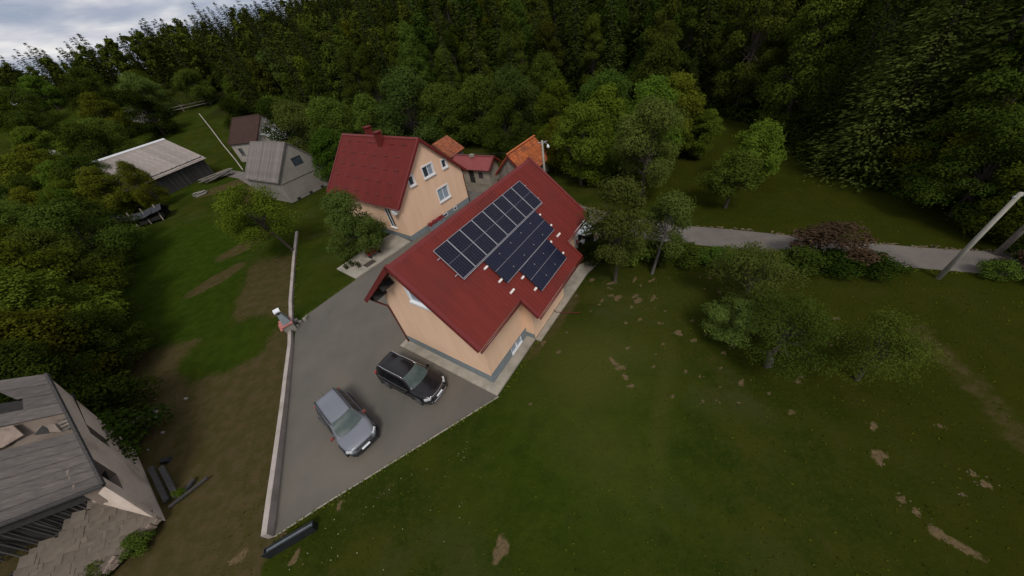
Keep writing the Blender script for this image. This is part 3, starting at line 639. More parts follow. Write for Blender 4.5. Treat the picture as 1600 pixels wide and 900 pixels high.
# deciduous trees of middle distance
MIDT = []
for k, (leaf, hh, rx, lo, op) in enumerate([(L_BROAD, 10, 4.0, .12, 0), (L_GREY, 10.5, 4.3, .12, 0), (L_BRIGHT, 9.5, 3.3, .12, .05), (L_OLIVE, 10, 3.6, .10, .05), (L_DARK, 11, 3.9, .10, 0), (L_BROAD, 11, 3.2, .12, .05)]):
    tq, lq = broad(40 + k, hh, rx * 1.12, 56, 36000, .20, lo * .4, trunk_r=.2, open_=op); MIDT.append(two_meshes('broadleaf_tree', tq, lq, M['bark'], leaf))
mid_list = [
  (-11.5, 61.5, 1, 1.15, 'big rounded pale grey-green tree behind the yellow house roof'), (-5.5, 60.5, 0, 1.0, 'green tree right of the big rounded pale tree'),
  (-22.3, 51.5, 2, .86, 'bright green tree between the grey house and the yellow house'), (-17.5, 60, 5, .9, 'green tree left of the big rounded pale tree'),
  (-26, 66, 0, 1.0, 'dense green tree behind the bright tree next to the grey house'), (-33, 69, 1, 1.0, 'grey-green tree behind the grey house gable'), (-39, 75, 4, 1.05, 'dark green tree above the white lean-to roof'),
  (1.2, 58, 0, 1.0, 'green tree behind the small shed with the red roof'), (6.0, 55.5, 1, .95, 'grey-green tree behind the orange tiled barn'), (11.5, 57.5, 5, .95, 'slender green tree between the grey-green tree and the meadow trees'),
  (3.5, 50.5, 4, .72, 'dark trunked tree between the two small sheds'), (9.6, 41.5, 3, .62, 'small olive tree right behind the orange tiled barn'),
  (10.6, 35.0, 2, .88, 'large fresh green tree right of the orange tiled barn'), (14.2, 37.5, 3, .85, 'olive tree behind the large fresh green tree'), (18.6, 36.2, 2, .92, 'bright meadow tree behind the grey-leaved orchard tree'),
  (22.6, 38.5, 3, .85, 'olive meadow tree at the edge before the forest'), (25.6, 36.0, 2, .55, 'small bright tree at the corner of the dark forest'), (17.0, 45.5, 0, .9, 'green tree far behind the meadow trees'), (10.5, 47, 3, .85, 'olive green tree behind the orange tiled barn to the right'), (25, 47, 5, .95, 'green tree at the forest foot behind the meadow'),
  (-62, 110, 2, 1.38, 'pear-shaped bright green tree above the brown roofed house'), (-58, 95, 4, 1.0, 'dark tree just behind the brown roofed house'), (-47.5, 92, 0, 1.0, 'green tree right behind the pale gable of the brown roofed house'),
  (33.6, 17.0, 4, .60, 'dark bushy tree behind the concrete road pole'), (33.4, 13.6, 3, .62, 'olive tree hiding the top of the concrete road pole'), (38.0, 11.0, 4, .8, 'dark tree at the far right edge above the road'), (35.5, 20.5, 3, .7, 'olive tree at the forest edge right of the big spruce'),
]
for i, (x, y, k, s_, lb) in enumerate(mid_list):
    plant('broadleaf_tree', lb, 'tree', MIDT[k], x, y, i * 2.1, (s_ * 1.12, s_ * 1.12, s_ * (1 + .04 * math.sin(i * 5))))
# trees crowding the left edge
left_list = [(-33.2, 17.6, 3, .72), (-66.0, 61.0, 3, .78), (-75.5, 68.5, 3, .92), (-71, 65, 4, .82), (-71, 58, 2, .7), (-80, 70, 2, .9), (-37.5, 16.2, 4, .75), (-36.4, 21.6, 2, .80), (-42.6, 19.5, 3, .85), (-39.5, 26.0, 3, .80), (-45.6, 24.8, 4, .9), (-50.5, 21.0, 0, .9), (-44.0, 31.2, 5, .75), (-50.2, 30.2, 3, .95), (-57, 27, 4, 1.0),
  (-48.6, 37.6, 0, .78), (-55.5, 36.5, 3, .9), (-62, 34, 2, 1.0), (-53.2, 43.5, 4, .70), (-61.5, 43.0, 5, .75), (-68.5, 42, 3, 1.0), (-69, 50, 0, .75), (-76, 50, 4, 1.0), (-71, 60, 3, .7), (-77, 60, 3, .7), (-84, 60, 0, 1.0),
  (-84, 68, 4, .7), (-90, 80, 2, .7), (-90, 74, 3, 1.0), (-84, 90, 0, .6), (-88, 88, 4, 1.0), (-99, 85, 3, 1.0), (-30.5, 14.5, 4, .55), (-34.0, 13.2, 4, .62), (-31.5, 19.4, 4, .45), (-98, 102, 0, 1.0), (-110, 98, 2, 1.0), (-95, 116, 4, 1.1), (-108, 118, 3, 1.1), (-122, 112, 0, 1.1), (-106, 134, 1, 1.1), (-122, 132, 4, 1.1), (-138, 124, 3, 1.1),
  (-70, 122, 4, .9), (-94, 140, 0, 1.0), (-52, 101, 3, .8), (-150, 140, 0, 1.1), (-134, 150, 4, 1.1), (-118, 152, 3, 1.0), (-160, 160, 2, 1.1), (-176, 150, 3, 1.1), (-190, 165, 0, 1.1)]
for i, (x, y, k, s_) in enumerate(left_list):
    col_ = ('mid green', 'grey-green', 'bright green', 'olive', 'very dark', 'green')[k]; d_ = math.hypot(x, y)
    pl_ = ('right behind the ruined house' if y < 20 else 'at the left edge of the lawn above the ruined house') if d_ < 46 else 'in the thicket left of the lawn' if d_ < 66 else 'in the thicket by the collapsed black shed' if d_ < 84 else 'in front of the left end of the pale roofed barn' if d_ < 108 else 'far beyond the barn at the left edge of the picture'
    plant('broadleaf_tree', col_ + ' bushy tree ' + pl_, 'tree', MIDT[k], x, y, i * 1.7, (s_ * 1.3, s_ * 1.3, s_ * (1 + .06 * math.sin(i * 3))), col_ + ' trees ' + pl_)
BIGS = []
for k in range(3):
    tq, lq = conifer(70 + k, 21, 5.0, .40, 15, 46, .34, lo=.03, droop=.20, trunk_r=.28, power=.8); BIGS.append(two_meshes('spruce_tree', tq, lq, M['bark'], L_SPRUCE))
THUJA = conifer(75, 11, 2.4, .26, 13, 22, .34, lo=.03, droop=.1, trunk_r=.15, power=.6)
THUJA = two_meshes('conifer_tree', *THUJA, M['bark'], L_OLIVE)
plant('broadleaf_tree', 'pointed olive green tree in front of the lower left corner of the pale barn roof', 'tree', MIDT[3], -59.5, 60.5, 1, (.62, .62, .78))
plant('conifer_tree', 'shorter olive conifer left of the dark collapsed shed', 'tree', THUJA, -66.0, 54.0, 2, .7)
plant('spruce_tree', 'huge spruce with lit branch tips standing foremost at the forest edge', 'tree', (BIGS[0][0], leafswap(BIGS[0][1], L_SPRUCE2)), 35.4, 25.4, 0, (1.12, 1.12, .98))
plant('spruce_tree', 'tall spruce to the right of the huge foremost spruce', 'tree', BIGS[1], 41.0, 21.5, 1, .95)
plant('spruce_tree', 'tall spruce to the left of the huge foremost spruce', 'tree', BIGS[2], 37.5, 32.5, 2, .78)
plant('spruce_tree', 'spruce right at the top right corner of the picture', 'tree', BIGS[0], 41.5, 15.5, 3, .85)
plant('spruce_tree', 'young bluish spruce at the left end of the black forest edge', 'tree', BIGS[2], 31.5, 50.0, 4, .42)

# ------------------------------------------------------------------ forest
SPR, BRD = [], []
for k in range(4):
    tq, lq = conifer(90 + k, 17 + k, 2.7 + .25 * k, .55, 10, 14, .62, lo=.05, droop=.22, power=.68); SPR.append(one_mesh('spruce_tree', tq, lq, M['bark'], L_SPRUCE))
for k in range(5):
    tq, lq = broad(100 + k, 13.5 + k, 3.0 + .3 * (k % 3), 44, 10500, .36, .05, trunk_r=.2, top=1.3); BRD.append(one_mesh('forest_tree', tq, lq, M['bark'], L_FOREST))
NEARB = []
for k, lf in enumerate((L_FOREST, L_DARK, L_FOREST, L_BROAD)):
    tq, lq = broad(140 + k, 13.5 + k, 3.3, 60, 34000, .19, .03, trunk_r=.22, top=1.3); NEARB.append(one_mesh('forest_tree', tq, lq, M['bark'], lf))
BRD.append(leafswap(BRD[0], L_OLIVE)); BRD.append(leafswap(BRD[1], L_GREY)); BRD.append(leafswap(BRD[2], L_DARK))
NEARC = ('mid green', 'dark', 'mid green', 'fresh green'); BRDC = ('mid green',) * 5 + ('olive', 'grey-green', 'dark')
def where(x, y):
    a = math.degrees(math.atan2(x, y)); d = math.hypot(x, y)
    side = 'the pale roofed barn' if a < -38 else 'the grey houses' if a < -26 else 'the yellow house' if a < -8 else 'the orange tiled barn' if a < 12 else 'the orchard trees' if a < 32 else 'the huge foremost spruce'
    row = 'at the forest foot behind ' if d < 95 else 'halfway up the slope above ' if d < 150 else 'high on the ridge above '
    return row + side
def in_frame(x, y, z, mar=60):
    dx, dy, dz = x, y, z - CAMZ
    zc = dx * F.x + dy * F.y + dz * F.z
    px = 800 + FPX * (dx * RX.x + dy * RX.y + dz * RX.z) / zc; py = 450 - FPX * (dx * UX.x + dy * UX.y + dz * UX.z) / zc
    return (zc > 1) & (px > -mar) & (px < 1600 + mar) & (py > -mar) & (py < 900 + mar)
rs = np.random.RandomState(5)
sp_ = 5.1
cx, cy = np.meshgrid(np.arange(-330, 190, sp_), np.arange(8, 330, sp_), indexing='ij')
cx = cx.ravel() + rs.uniform(-2.1, 2.1, cx.size); cy = cy.ravel() + rs.uniform(-2.1, 2.1, cy.size)
rr_ = np.hypot(cx, cy)
ok = in_forest(cx, cy) & (rr_ < 285)
keep = rs.rand(cx.size) < np.where(rr_ < 130, 1.0, .8)
ok &= keep
cx, cy = cx[ok], cy[ok]; cz = hill(cx, cy)
vis = in_frame(cx, cy, cz) | in_frame(cx, cy, cz + 15)
near_right = (cx > 34) & (cx < 75) & (cy > 8) & (cy < 60)
sel = vis | near_right
cx, cy, cz = cx[sel], cy[sel], cz[sel]
tmask = np.array([min(math.hypot(a - q[0], b_ - q[1]) for q in ((36.2, 26.2), (41, 21.5), (37.5, 32.5), (41.5, 15.5), (31.5, 50))) > 3.4 for a, b_ in zip(cx, cy)])
cx, cy, cz = cx[tmask], cy[tmask], cz[tmask]
order = np.argsort(np.hypot(cx, cy)); cx, cy, cz = cx[order], cy[order], cz[order]
pn = noise2(cx + 900, cy + 900, 26, 9); az = np.degrees(np.arctan2(cx, cy)); rr_ = np.hypot(cx, cy)
pspr = np.clip(.30 + (pn - .5) * 1.0 + (rr_ > 165) * .30 + (az > 22) * .30, .08, .95)
isp = rs.rand(len(cx)) < pspr
ns = nb = 0; rest = []
for x, y, z, s_, a in zip(cx, cy, cz, isp, rs.rand(len(cx))):
    k = rs.randint(0, 100); sc = rs.uniform(.78, 1.18)
    if s_:
        if ns < 290:
            o = inst('spruce_tree', SPR[k % 4], None, (x, y, z - .1), a * 6.28, (sc * rs.uniform(.85, 1.15), sc, sc)); ns += 1
            q_ = where(x, y); tag(o, 'dark green spruce ' + q_, 'tree', 'spruces ' + q_)
        else: rest.append((x, y, z, sc, 1, k))
    else:
        if nb < 290:
            o = inst('forest_tree', NEARB[k % 4] if math.hypot(x, y) < 82 else BRD[k % 8], None, (x, y, z - .1), a * 6.28, (sc * rs.uniform(.85, 1.15), sc, sc * rs.uniform(.85, 1.1))); nb += 1
            q_ = where(x, y); c_ = NEARC[k % 4] if math.hypot(x, y) < 82 else BRDC[k % 8]; tag(o, c_ + ' broadleaf tree ' + q_, 'tree', c_ + ' broadleaf trees ' + q_)
        else: rest.append((x, y, z, sc, 0, k))
LOW = []
for k in range(3):
    tq, lq = conifer(120 + k, 18, 2.9, .62, 9, 6, 1.0, lo=.05, droop=.2, power=.75); LOW.append((1, lq))
for k in range(3):
    tq, lq = broad(130 + k, 14.8, 3.4, 20, 760, .95, .05, trunk_r=.2, top=1.3); LOW.append((0, lq))
parts_s, parts_b = [], []
for x, y, z, sc, s_, k in rest:
    lq = LOW[(k % 3) + (0 if s_ else 3)][1]; a = k * .7; c_, s2 = math.cos(a), math.sin(a)
    q = lq * sc; P = np.stack([q[:, 0] * c_ - q[:, 1] * s2 + x, q[:, 0] * s2 + q[:, 1] * c_ + y, q[:, 2] + z], -1)
    (parts_s if s_ else parts_b).append(P)
for nm, ps, lf in (('far_spruce_forest', parts_s, L_SPRUCE), ('far_broadleaf_forest', parts_b, L_FOREST)):
    if ps:
        o = inst(nm, np_mesh(nm, np.concatenate(ps), 4, [lf])); o['kind'] = 'stuff'
print('forest', ns, nb, len(rest))
# undergrowth along the forest edge and weeds on the lawn
C = []
for _ in range(2600):
    if rs.rand() < .5: y = rs.uniform(10, 56); x = edge_right(y) + abs(rs.normal(0, 1.6)) + .3
    else: x = rs.uniform(-70, 30); y = (64 - (x + 10) * .78 if x < -10 else 64.0) + rs.normal(0, 2.5)
    C.append((x, y, float(hill(np.array(x), np.array(y))) + rs.uniform(.05, .9)))
C = np.repeat(np.array(C), 5, 0) + rs.normal(0, .35, (13000, 3)); Nn = rs.normal(size=(13000, 3)); Nn[:, 2] = np.abs(Nn[:, 2]) + .5; Nn /= np.linalg.norm(Nn, axis=1, keepdims=True)
o = inst('undergrowth', np_mesh('undergrowth', leaves(rs, C, Nn, .45), 4, [L_DARK])); o['kind'] = 'stuff'
n = 20000
X = rs.uniform(-16, 30, n); Y = rs.uniform(-1, 40, n)
def on_paved(X, Y):
    east = X > xwall(Y) - .1
    drive = east & ((Y - 5.0) > (X + 13.0) * .432 + .0) & (X < 9) & (Y < 45) & (Y > 4.5) & ((Y < 25) | (X > -16.9)) 
    road = (np.abs((Y - 18.4) + (X - 20) * .62) < 3.2) & (X > 8)
    return drive | road
kp = ~on_paved(X, Y); X, Y = X[kp], Y[kp]
C = np.stack([X, Y, np.full(len(X), .03)], -1); Nn = rs.normal(size=(len(X), 3)) ; Nn[:, 2] *= .5; Nn /= np.linalg.norm(Nn, axis=1, keepdims=True)
o = inst('grass_tufts', np_mesh('grass_tufts', leaves(rs, C, Nn, .09), 4, [L_OLIVE])); o['kind'] = 'stuff'
fc = []
for _ in range(45):
    q = abs(rs.normal(0, 1.8)); a = rs.uniform(0, 9); fc.append((-12.2 + a * .93 + q * .35, 4.6 + a * .40 - q * .9 - .25, .06))
fc = np.array(fc); Nn = np.tile(np.array([[0, 0, 1.0]]), (len(fc), 1))
o = inst('wild_flowers', np_mesh('wild_flowers', leaves(rs, fc, Nn, .045, 1.0), 4, [M['flower']])); o['kind'] = 'stuff'
ec = []
def along(pts, dens, off, spread):
    for (x0, y0), (x1, y1) in zip(pts[:-1], pts[1:]):
        ln = math.hypot(x1 - x0, y1 - y0); nx_, ny_ = (y1 - y0) / ln, -(x1 - x0) / ln
        for _ in range(int(ln * dens)):
            q = rs.rand(); o_ = off + abs(rs.normal(0, spread)) * (1 if off >= 0 else -1) - .06 * np.sign(off); ec.append((x0 + (x1 - x0) * q + nx_ * o_, y0 + (y1 - y0) * q + ny_ * o_, rs.uniform(.02, .09)))
along(edge, 34, .04, .10); along([(float(xwall(y)) - .26, y) for y in (5, 8, 11.7, 14.5, 18.5)], 22, -.04, .10); along([(float(xwall(y)) + .1, y) for y in (20.1, 27, 34, 37.6)], 16, .04, .10)
along([(-17.6, 20.75), (-14.23, 24.62)], 26, -.04, .10); along([(-2.1, 9.6), (1.6, 14.0), (5.4, 18.4)], 26, .12, .12); along([(13.6, 20.8), (18.9, 17.4), (23.41, 14.3), (29.4, 10.9)], 26, .04, .16)
ec = np.array(ec); Nn = rs.normal(size=ec.shape); Nn[:, 2] = np.abs(Nn[:, 2]) * .6 + .2; Nn /= np.linalg.norm(Nn, axis=1, keepdims=True)
o = inst('edge_grass', np_mesh('edge_grass', leaves(rs, ec, Nn, .13, .45), 4, [L_OLIVE])); o['kind'] = 'stuff'
mb = MB()
for bx, by, ra, rb in patches:
    for k_ in range(7):
        d = rs.uniform(.025, .07); mb.box((bx + rs.normal(0, ra * .8), by + rs.normal(0, rb * .8), d * .2), (d, d * .8, d * .4), taper=.5)
mb.build('soil_clods', M['soil'], kind='stuff')

# ------------------------------------------------------------------ buildings: helpers
def wall_plane(mb, O, ax, x0, x1, zb, top, holes=(), brk=(), mi=0, inward=None, depth=.14, rmi=None):
    """vertical wall through O along the unit vector ax, cut round rectangular holes (xa, xb, za, zb_) with reveals"""
    O = Vector(O); ax = Vector(ax); rmi = mi if rmi is None else rmi
    xs = sorted(set([x0, x1] + [b for b in brk if x0 < b < x1] + [v for h in holes for v in h[:2]]))
    P = lambda x, z: O + ax * x + Vector((0, 0, z))
    for a, b in zip(xs[:-1], xs[1:]):
        m_ = (a + b) / 2; hs = sorted([h for h in holes if h[0] < m_ < h[1]], key=lambda h: h[2]); z = zb
        for h in hs:
            if h[2] > z: mb.quad(P(a, z), P(b, z), P(b, h[2]), P(a, h[2]), mi)
            z = h[3]
        mb.quad(P(a, z), P(b, z), P(b, top(b)), P(a, top(a)), mi)
    if inward is not None:
        n = Vector(inward) * depth
        for xa, xb, za, zc in holes:
            for p, q in (((xa, za), (xb, za)), ((xb, za), (xb, zc)), ((xb, zc), (xa, zc)), ((xa, zc), (xa, za))):
                mb.quad(P(*p), P(*q), P(*q) + n, P(*p) + n, rmi)

def window(parent, O, ax, n_out, w, h, frame=.07, recess=.10, mull=1, glassmat=None, surround=0.0, sill=True, label=None, fm=None, open_left=False):
    """window part (frame) with pane sub-parts; O = lower left corner on the wall face, ax along the wall, n_out outward"""
    O = Vector(O); ax = Vector(ax); n = Vector(n_out); up = Vector((0, 0, 1)); fm = fm or M['white']
    A = (ax, n, up); c = O - n * (recess - .03)
    mb = MB()
    for a, d in (((w / 2, frame / 2), (w, frame)), ((w / 2, h - frame / 2), (w, frame))): mb.box(c + ax * a[0] + up * a[1], (d[0], .06, d[1]), A)
    for a in [frame / 2, w - frame / 2]: mb.box(c + ax * a + up * h / 2, (frame, .058, h - 2 * frame), A)
    for k in range(mull): mb.box(c + ax * (w * (k + 1) / (mull + 1)) + up * h / 2, (frame * 1.3, .062, h - 2 * frame), A)
    if surround:
        s = surround; e = O + n * .02
        mb.box(e + ax * (w / 2) + up * (h + s / 2), (w + 2 * s, .05, s), A)
        for a in (-s / 2, w + s / 2): mb.box(e + ax * a + up * (h / 2), (s, .052, h), A)
        mb.box(e + ax * (w / 2) - up * (s / 2) + n * .04, (w + 2 * s, .14, s), A)
    elif sill: mb.box(O + ax * (w / 2) + n * .04 - up * .03, (w + .12, .18, .05), A)
    f = mb.build('window', fm, parent, label=label)
    pw = (w - 2 * frame) / (mull + 1)
    for k in range(mull + 1):
        g = MB(); x0 = frame + pw * k
        g.box(c + ax * (x0 + pw / 2) + up * h / 2, (pw, .02, h - 2 * frame), A)
        gm_ = glassmat or M['glass']
        if isinstance(gm_, (list, tuple)): gm_ = gm_[k % len(gm_)]
        g.build('pane', gm_, f)
    return f
X_, Y_, Z_ = Vector((1, 0, 0)), Vector((0, 1, 0)), Vector((0, 0, 1))

# ------------------------------------------------------------------ house with the solar roof (local x across, y along the ridge)
HYAW = .6906
H1 = thing('house', 'peach house with red metal roof carrying rows of solar panels', 'house', (-7.894, 15.344, 0), -HYAW)
W1, L1, ZR, T1, VR = 7.4, 12.0, 8.469, .8624, 3.7
K1 = 1 / math.sqrt(1 + T1 * T1)
def rz1(v, off=0): return ZR - T1 * abs(v - VR) + off
mb = MB(); topf = lambda v: rz1(v, -.14)
gw = (2.95, 4.55, 5.25, 6.75)
wall_plane(mb, (0, 0, 0), X_, 0, W1, .77, topf, [gw], [VR], 0, Y_)
wall_plane(mb, (0, L1, 0), X_, 0, W1, .77, topf, [], [VR])
wall_plane(mb, (0, 0, 0), Y_, 0, L1, .77, lambda u: topf(0))
bw = (2.15, 3.45, .12, .80)
wall_plane(mb, (W1, 0, 0), Y_, 0, 4.0, .90, lambda u: topf(W1))
wall_plane(mb, (W1, 8.4, 0), Y_, 0, L1 - 8.4, .77, lambda u: topf(W1))
EX = 8.05
for u in (4.0, 8.4): wall_plane(mb, (W1, u, 0), X_, 0, EX - W1, .5 if u == 4.0 else .3, lambda v: topf(W1 + v))
wall_plane(mb, (EX, 4.0, 0), Y_, 0, 4.4, .12, lambda u: topf(EX))
mb.build('wall', M['wall'], H1)
mb = MB(); e = .0
wall_plane(mb, (0, -.0, 0), X_, 0, W1, 0, lambda v: .77)
wall_plane(mb, (0, L1, 0), X_, 0, W1, 0, lambda v: .77)
wall_plane(mb, (0, 0, 0), Y_, 0, L1, 0, lambda u: .77)
wall_plane(mb, (W1, 0, 0), Y_, 0, 4.0, 0, lambda u: .90, [bw], (), 0, -X_, .25)
wall_plane(mb, (W1, 8.4, 0), Y_, 0, L1 - 8.4, 0, lambda u: .77)
for u in (4.0, 8.4): wall_plane(mb, (W1, u, 0), X_, 0, EX - W1, 0, lambda v, u=u: .5 if u == 4.0 else .3)
mb.quad((W1 - .3, .2, .05), (W1 - .3, 3.9, .05), (W1 - .3, 3.9, .95), (W1 - .3, .2, .95))
mb.build('plinth', M['plinth'], H1)
window(H1, (2.95, 0, 5.25), X_, -Y_, 1.6, 1.5, .10, .06, 1, M['curtain'], surround=.12)
window(H1, (W1, 2.17, .13), Y_, X_, 1.26, .66, .09, .12, 1, M['curtain'], label='long low basement window in a grey plinth', sill=True)
# roof plates
mb = MB(); TH = .10
def RP(v, u, off=0.0): return Vector((v, u, rz1(v, off)))
U0_, U1_, VE, VX, N1, N2 = -.816, 12.76, 8.19, 9.26, 3.0, 9.03
mb.slab([RP(VR, U0_), RP(VE, U0_), RP(VE, N1), RP(VX, N1), RP(VX, N2), RP(VE, N2), RP(VE, U1_), RP(VR, U1_)], TH)
mb.slab([RP(VR, U1_), RP(-.79, U1_), RP(-.79, U0_), RP(VR, U0_)], TH)
roof = mb.build('roof', M['redroof'], H1); fixn(roof)
mb = MB(); u = U0_ + .14
nrm1 = Vector((T1 * K1, 0, K1)); down1 = Vector((K1, 0, -T1 * K1))
while u < U1_ - .1:
    ve = VX - .03 if N1 + .08 < u < N2 - .08 else VE - .03
    a = RP(VR + .12, u); b_ = RP(ve, u)
    mb.box((a + b_) / 2 + nrm1 * .012, ((b_ - a).length, .05, .030), (down1, Y_, nrm1))
    nl = Vector((-nrm1.x, 0, nrm1.z)); dl = Vector((-down1.x, 0, down1.z)); a = RP(VR - .12, u); b_ = RP(-.76, u)
    mb.box((a + b_) / 2 + nl * .012, ((b_ - a).length, .05, .030), (dl, Y_, nl))
    u += .25
mb.build('roof_ribs', M['redroof'], roof, kind='stuff')
mb = MB()
mb.beam(RP(VR - .09, U0_ - .03, -.02), RP(VR - .09, U1_ + .03, -.02), .24, .05, up=(-T1, 0, 1)); mb.beam(RP(VR + .09, U0_ - .03, -.02), RP(VR + .09, U1_ + .03, -.02), .24, .05, up=(T1, 0, 1))
mb.build('ridge_cap', M['redtrim'], roof)
for u in (U0_, U1_):
    s = -1 if u < 0 else 1
    for va, vb in ((VR, VE), (VR, -.79)):
        mb = MB()
        n_ = Vector((T1 * K1 * (1 if vb > VR else -1), 0, K1))
        a = RP(va, u) + n_ * .04; b_ = RP(vb, u) + n_ * .04
        mb.beam(a - Y_ * s * .07, b_ - Y_ * s * .07, .18, .05, up=n_)
        mb.beam(a + Y_ * s * .035 - n_ * .12, b_ + Y_ * s * .035 - n_ * .12, .035, .26, up=n_)
        mb.build('verge_trim', M['redtrim'], roof)
for u, s in ((N1, -1), (N2, 1)):
    a = RP(VE, u) + nrm1 * .035; b_ = RP(VX, u) + nrm1 * .035; mb = MB()
    mb.beam(a - Y_ * s * .05, b_ - Y_ * s * .05, .14, .05, up=nrm1); mb.beam(a + Y_ * s * .035 - nrm1 * .1, b_ + Y_ * s * .035 - nrm1 * .1, .035, .22, up=nrm1)
    mb.build('verge_trim', M['redtrim'], roof)
mb = MB()
for v, ua, ub in ((VE, U0_, N1), (VX, N1, N2), (VE, N2, U1_), (-.79, U0_, U1_)):
    s = 1 if v > 0 else -1; z = rz1(v) - .09
    mb.tube([(v + s * .06, ua, z), (v + s * .06, ub, z)], .065, 8)
mb.build('gutter', M['redpipe'], H1, smooth=True)
mb = MB(); mb.tube([(-.80, -.55, 4.50), (-.78, -.5, 4.35), (-.08, -.07, 3.70), (-.06, -.06, 3.5), (-.06, -.06, .15), (-.06, -.12, .08)], .055, 8)
mb.build('downpipe', M['redpipe'], H1, smooth=True)
mb = MB(); mb.tube([(EX + .05, 6.7, .3), (EX + .2, 6.7, .12), (EX + 1.75, 7.35, .09)], .03, 7)
mb.build('drain_pipe', M['redpipe'], H1, smooth=True)
mb = MB()
for v, z in ((.42, 5.25), (1.85, 6.5)): mb.box((v, -.36, z - .12), (.34, .72, .40), (K1 * X_ + T1 * K1 * Z_, Y_, -T1 * K1 * X_ + K1 * Z_))
mb.box((-.35, 5.6, 4.68), (.75, 12.5, .03), (X_, Y_, Z_))
for k in range(9): mb.box((-.1, .2 + k * 1.45, 4.93), (1.35, .10, .14), (K1 * X_ + T1 * K1 * Z_, Y_, -T1 * K1 * X_ + K1 * Z_))
mb.build('purlin', M['black'], H1, kind='stuff')
# solar panels: 8 silver-framed, then 5 and 3 black-framed
def rp_pt(r, u, off): return Vector((VR, u, ZR)) + down1 * r + nrm1 * off
def panel_meshes(w, l, frame_m, cell_m, back_m, nc, nr, gap, fw, mid):
    a = MB()
    a.box((0, 0, .018), (l - .02, w - .02, .03), mi=1)
    for s in (-1, 1):
        a.box((0, s * (w - fw) / 2, .024), (l, fw, .044)); a.box((s * (l - fw) / 2, 0, .024), (fw, w - 2 * fw, .044))
    c = MB(); cl = (l - 2 * fw - .02 - mid) / 2; cw = (w - 2 * fw - .02)
    for h in (-1, 1):
        for i in range(nr):
            for j in range(nc):
                x = h * (mid / 2 + cl * (i + .5) / nr); y = -cw / 2 + cw * (j + .5) / nc
                c.box((x, y, .0345), (cl / nr - gap * .35, cw / nc - gap, .004))
    return a.mesh('solar_panel', [frame_m, back_m]), c.mesh('cells', cell_m)
P1 = panel_meshes(1.058, 2.066, M['alu'], M['cell'], M['busbar'], 6, 6, .012, .020, .030)
P2 = panel_meshes(1.136, 1.752, M['blackmetal'], M['cellb'], M['busdark'], 6, 6, .016, .018, .030)
rot = Matrix((( down1.x, 0, nrm1.x), (0, 1, 0), (down1.z, 0, nrm1.z))).to_euler()
def put_panel(ms, r, u, off, lab):
    o = bpy.data.objects.new('solar_panel', ms[0]); COL.objects.link(o); o.parent = H1; o['label'] = lab
    o.location = rp_pt(r, u, off); o.rotation_euler = rot
    c = bpy.data.objects.new('cells', ms[1]); COL.objects.link(c); c.parent = o; c['kind'] = 'stuff'
for k in range(8): put_panel(P1, .856 + 1.04, 1.436 + 1.0696 * (k + .5), .12, 'silver framed solar panel of the upper row')
for k in range(5): put_panel(P2, 2.99 + .885, 3.12 + 1.158 * (k + .5), .11, 'black framed solar panel of the middle row')
for k in range(3): put_panel(P2, 4.79 + .875, 4.36 + 1.135 * (k + .5), .11, 'black framed solar panel of the short lowest row')
mb = MB()
for r in (1.35, 2.55): mb.box(rp_pt(r, 5.72, .075), (.04, 8.95, .05), (down1, Y_, nrm1))
for r in (3.38, 4.42): mb.box(rp_pt(r, 6.0, .07), (.04, 6.15, .04), (down1, Y_, nrm1))
for r in (5.2, 6.19): mb.box(rp_pt(r, 6.05, .07), (.04, 3.8, .04), (down1, Y_, nrm1))
for r in (2.98, 4.775): mb.box(rp_pt(r, (5.72 if r < 3 else 6.05), .12), (.03, 8.56 if r < 3 else 3.4, .05), (down1, Y_, nrm1))
for r, ua, ub in ((3.9 - .03, 3.14, 8.88), (5.655, 4.38, 7.74)): mb.box(rp_pt(r, (ua + ub) / 2, .152), (.014, ub - ua, .012), (down1, Y_, nrm1))
for r, ua, ub in ((4.765, 3.14, 8.88), (6.545, 4.38, 7.74)): mb.box(rp_pt(r, (ua + ub) / 2, .15), (.02, ub - ua, .03), (down1, Y_, nrm1))
mb.build('mounting_rail', M['alu'], roof, kind='stuff')
br = MB().box((0, 0, .03), (.12, .30, .06)).mesh('rail_bracket', M['bracket'])
for u, r, l in ((2.96, 3.34, 1), (2.98, 4.39, 1), (4.2, 5.21, .8), (4.22, 6.19, .8), (9.01, 4.42, .7), (9.0, 3.42, .7), (7.86, 5.12, .7), (7.88, 6.18, .7)):
    o = inst('rail_bracket', br, roof, rp_pt(r, u, .03), 0, (1, l, 1.4)); o.rotation_euler = rot
sg = MB().box((0, 0, .04), (.14, .44, .10), taper=.75).mesh('snow_guard', M['bracket'])
for u, r in ((3.04, 5.26), (8.92, 5.21)):
    o = inst('snow_guard', sg, roof, rp_pt(r, u, .02)); o.rotation_euler = rot
mb = MB()
for u, r in ((4.26, 3.34), (5.42, 3.36), (6.58, 3.37), (7.74, 3.37), (4.28, 4.41), (5.44, 4.42), (6.59, 4.42), (7.75, 4.42), (5.47, 5.23), (6.61, 5.23), (5.48, 6.19), (6.62, 6.19)): mb.box(rp_pt(r, u, .16), (.055, .045, .02), (down1, Y_, nrm1))
mb.build('panel_clamps', M['alu'], roof, kind='stuff')
# concrete apron round the house
A1 = MB()
A1.prism([(-.35, -.62), (8.05, -.62), (8.05, 3.97), (7.42, 3.97), (7.42, -.02), (-.35, -.02)], -.1, .14)
A1.prism([(8.07, 3.97), (8.45, 3.97), (8.62, 11.6), (8.9, 13.1), (8.2, 13.3), (7.42, 12.0), (7.42, 8.42), (8.07, 8.42)], -.1, .11)
o = A1.build('house_apron', M['slab'], kind='structure'); o.location = H1.location; o.rotation_euler = H1.rotation_euler; fixn(o)
for u in (4.1, 10.4):
    pass

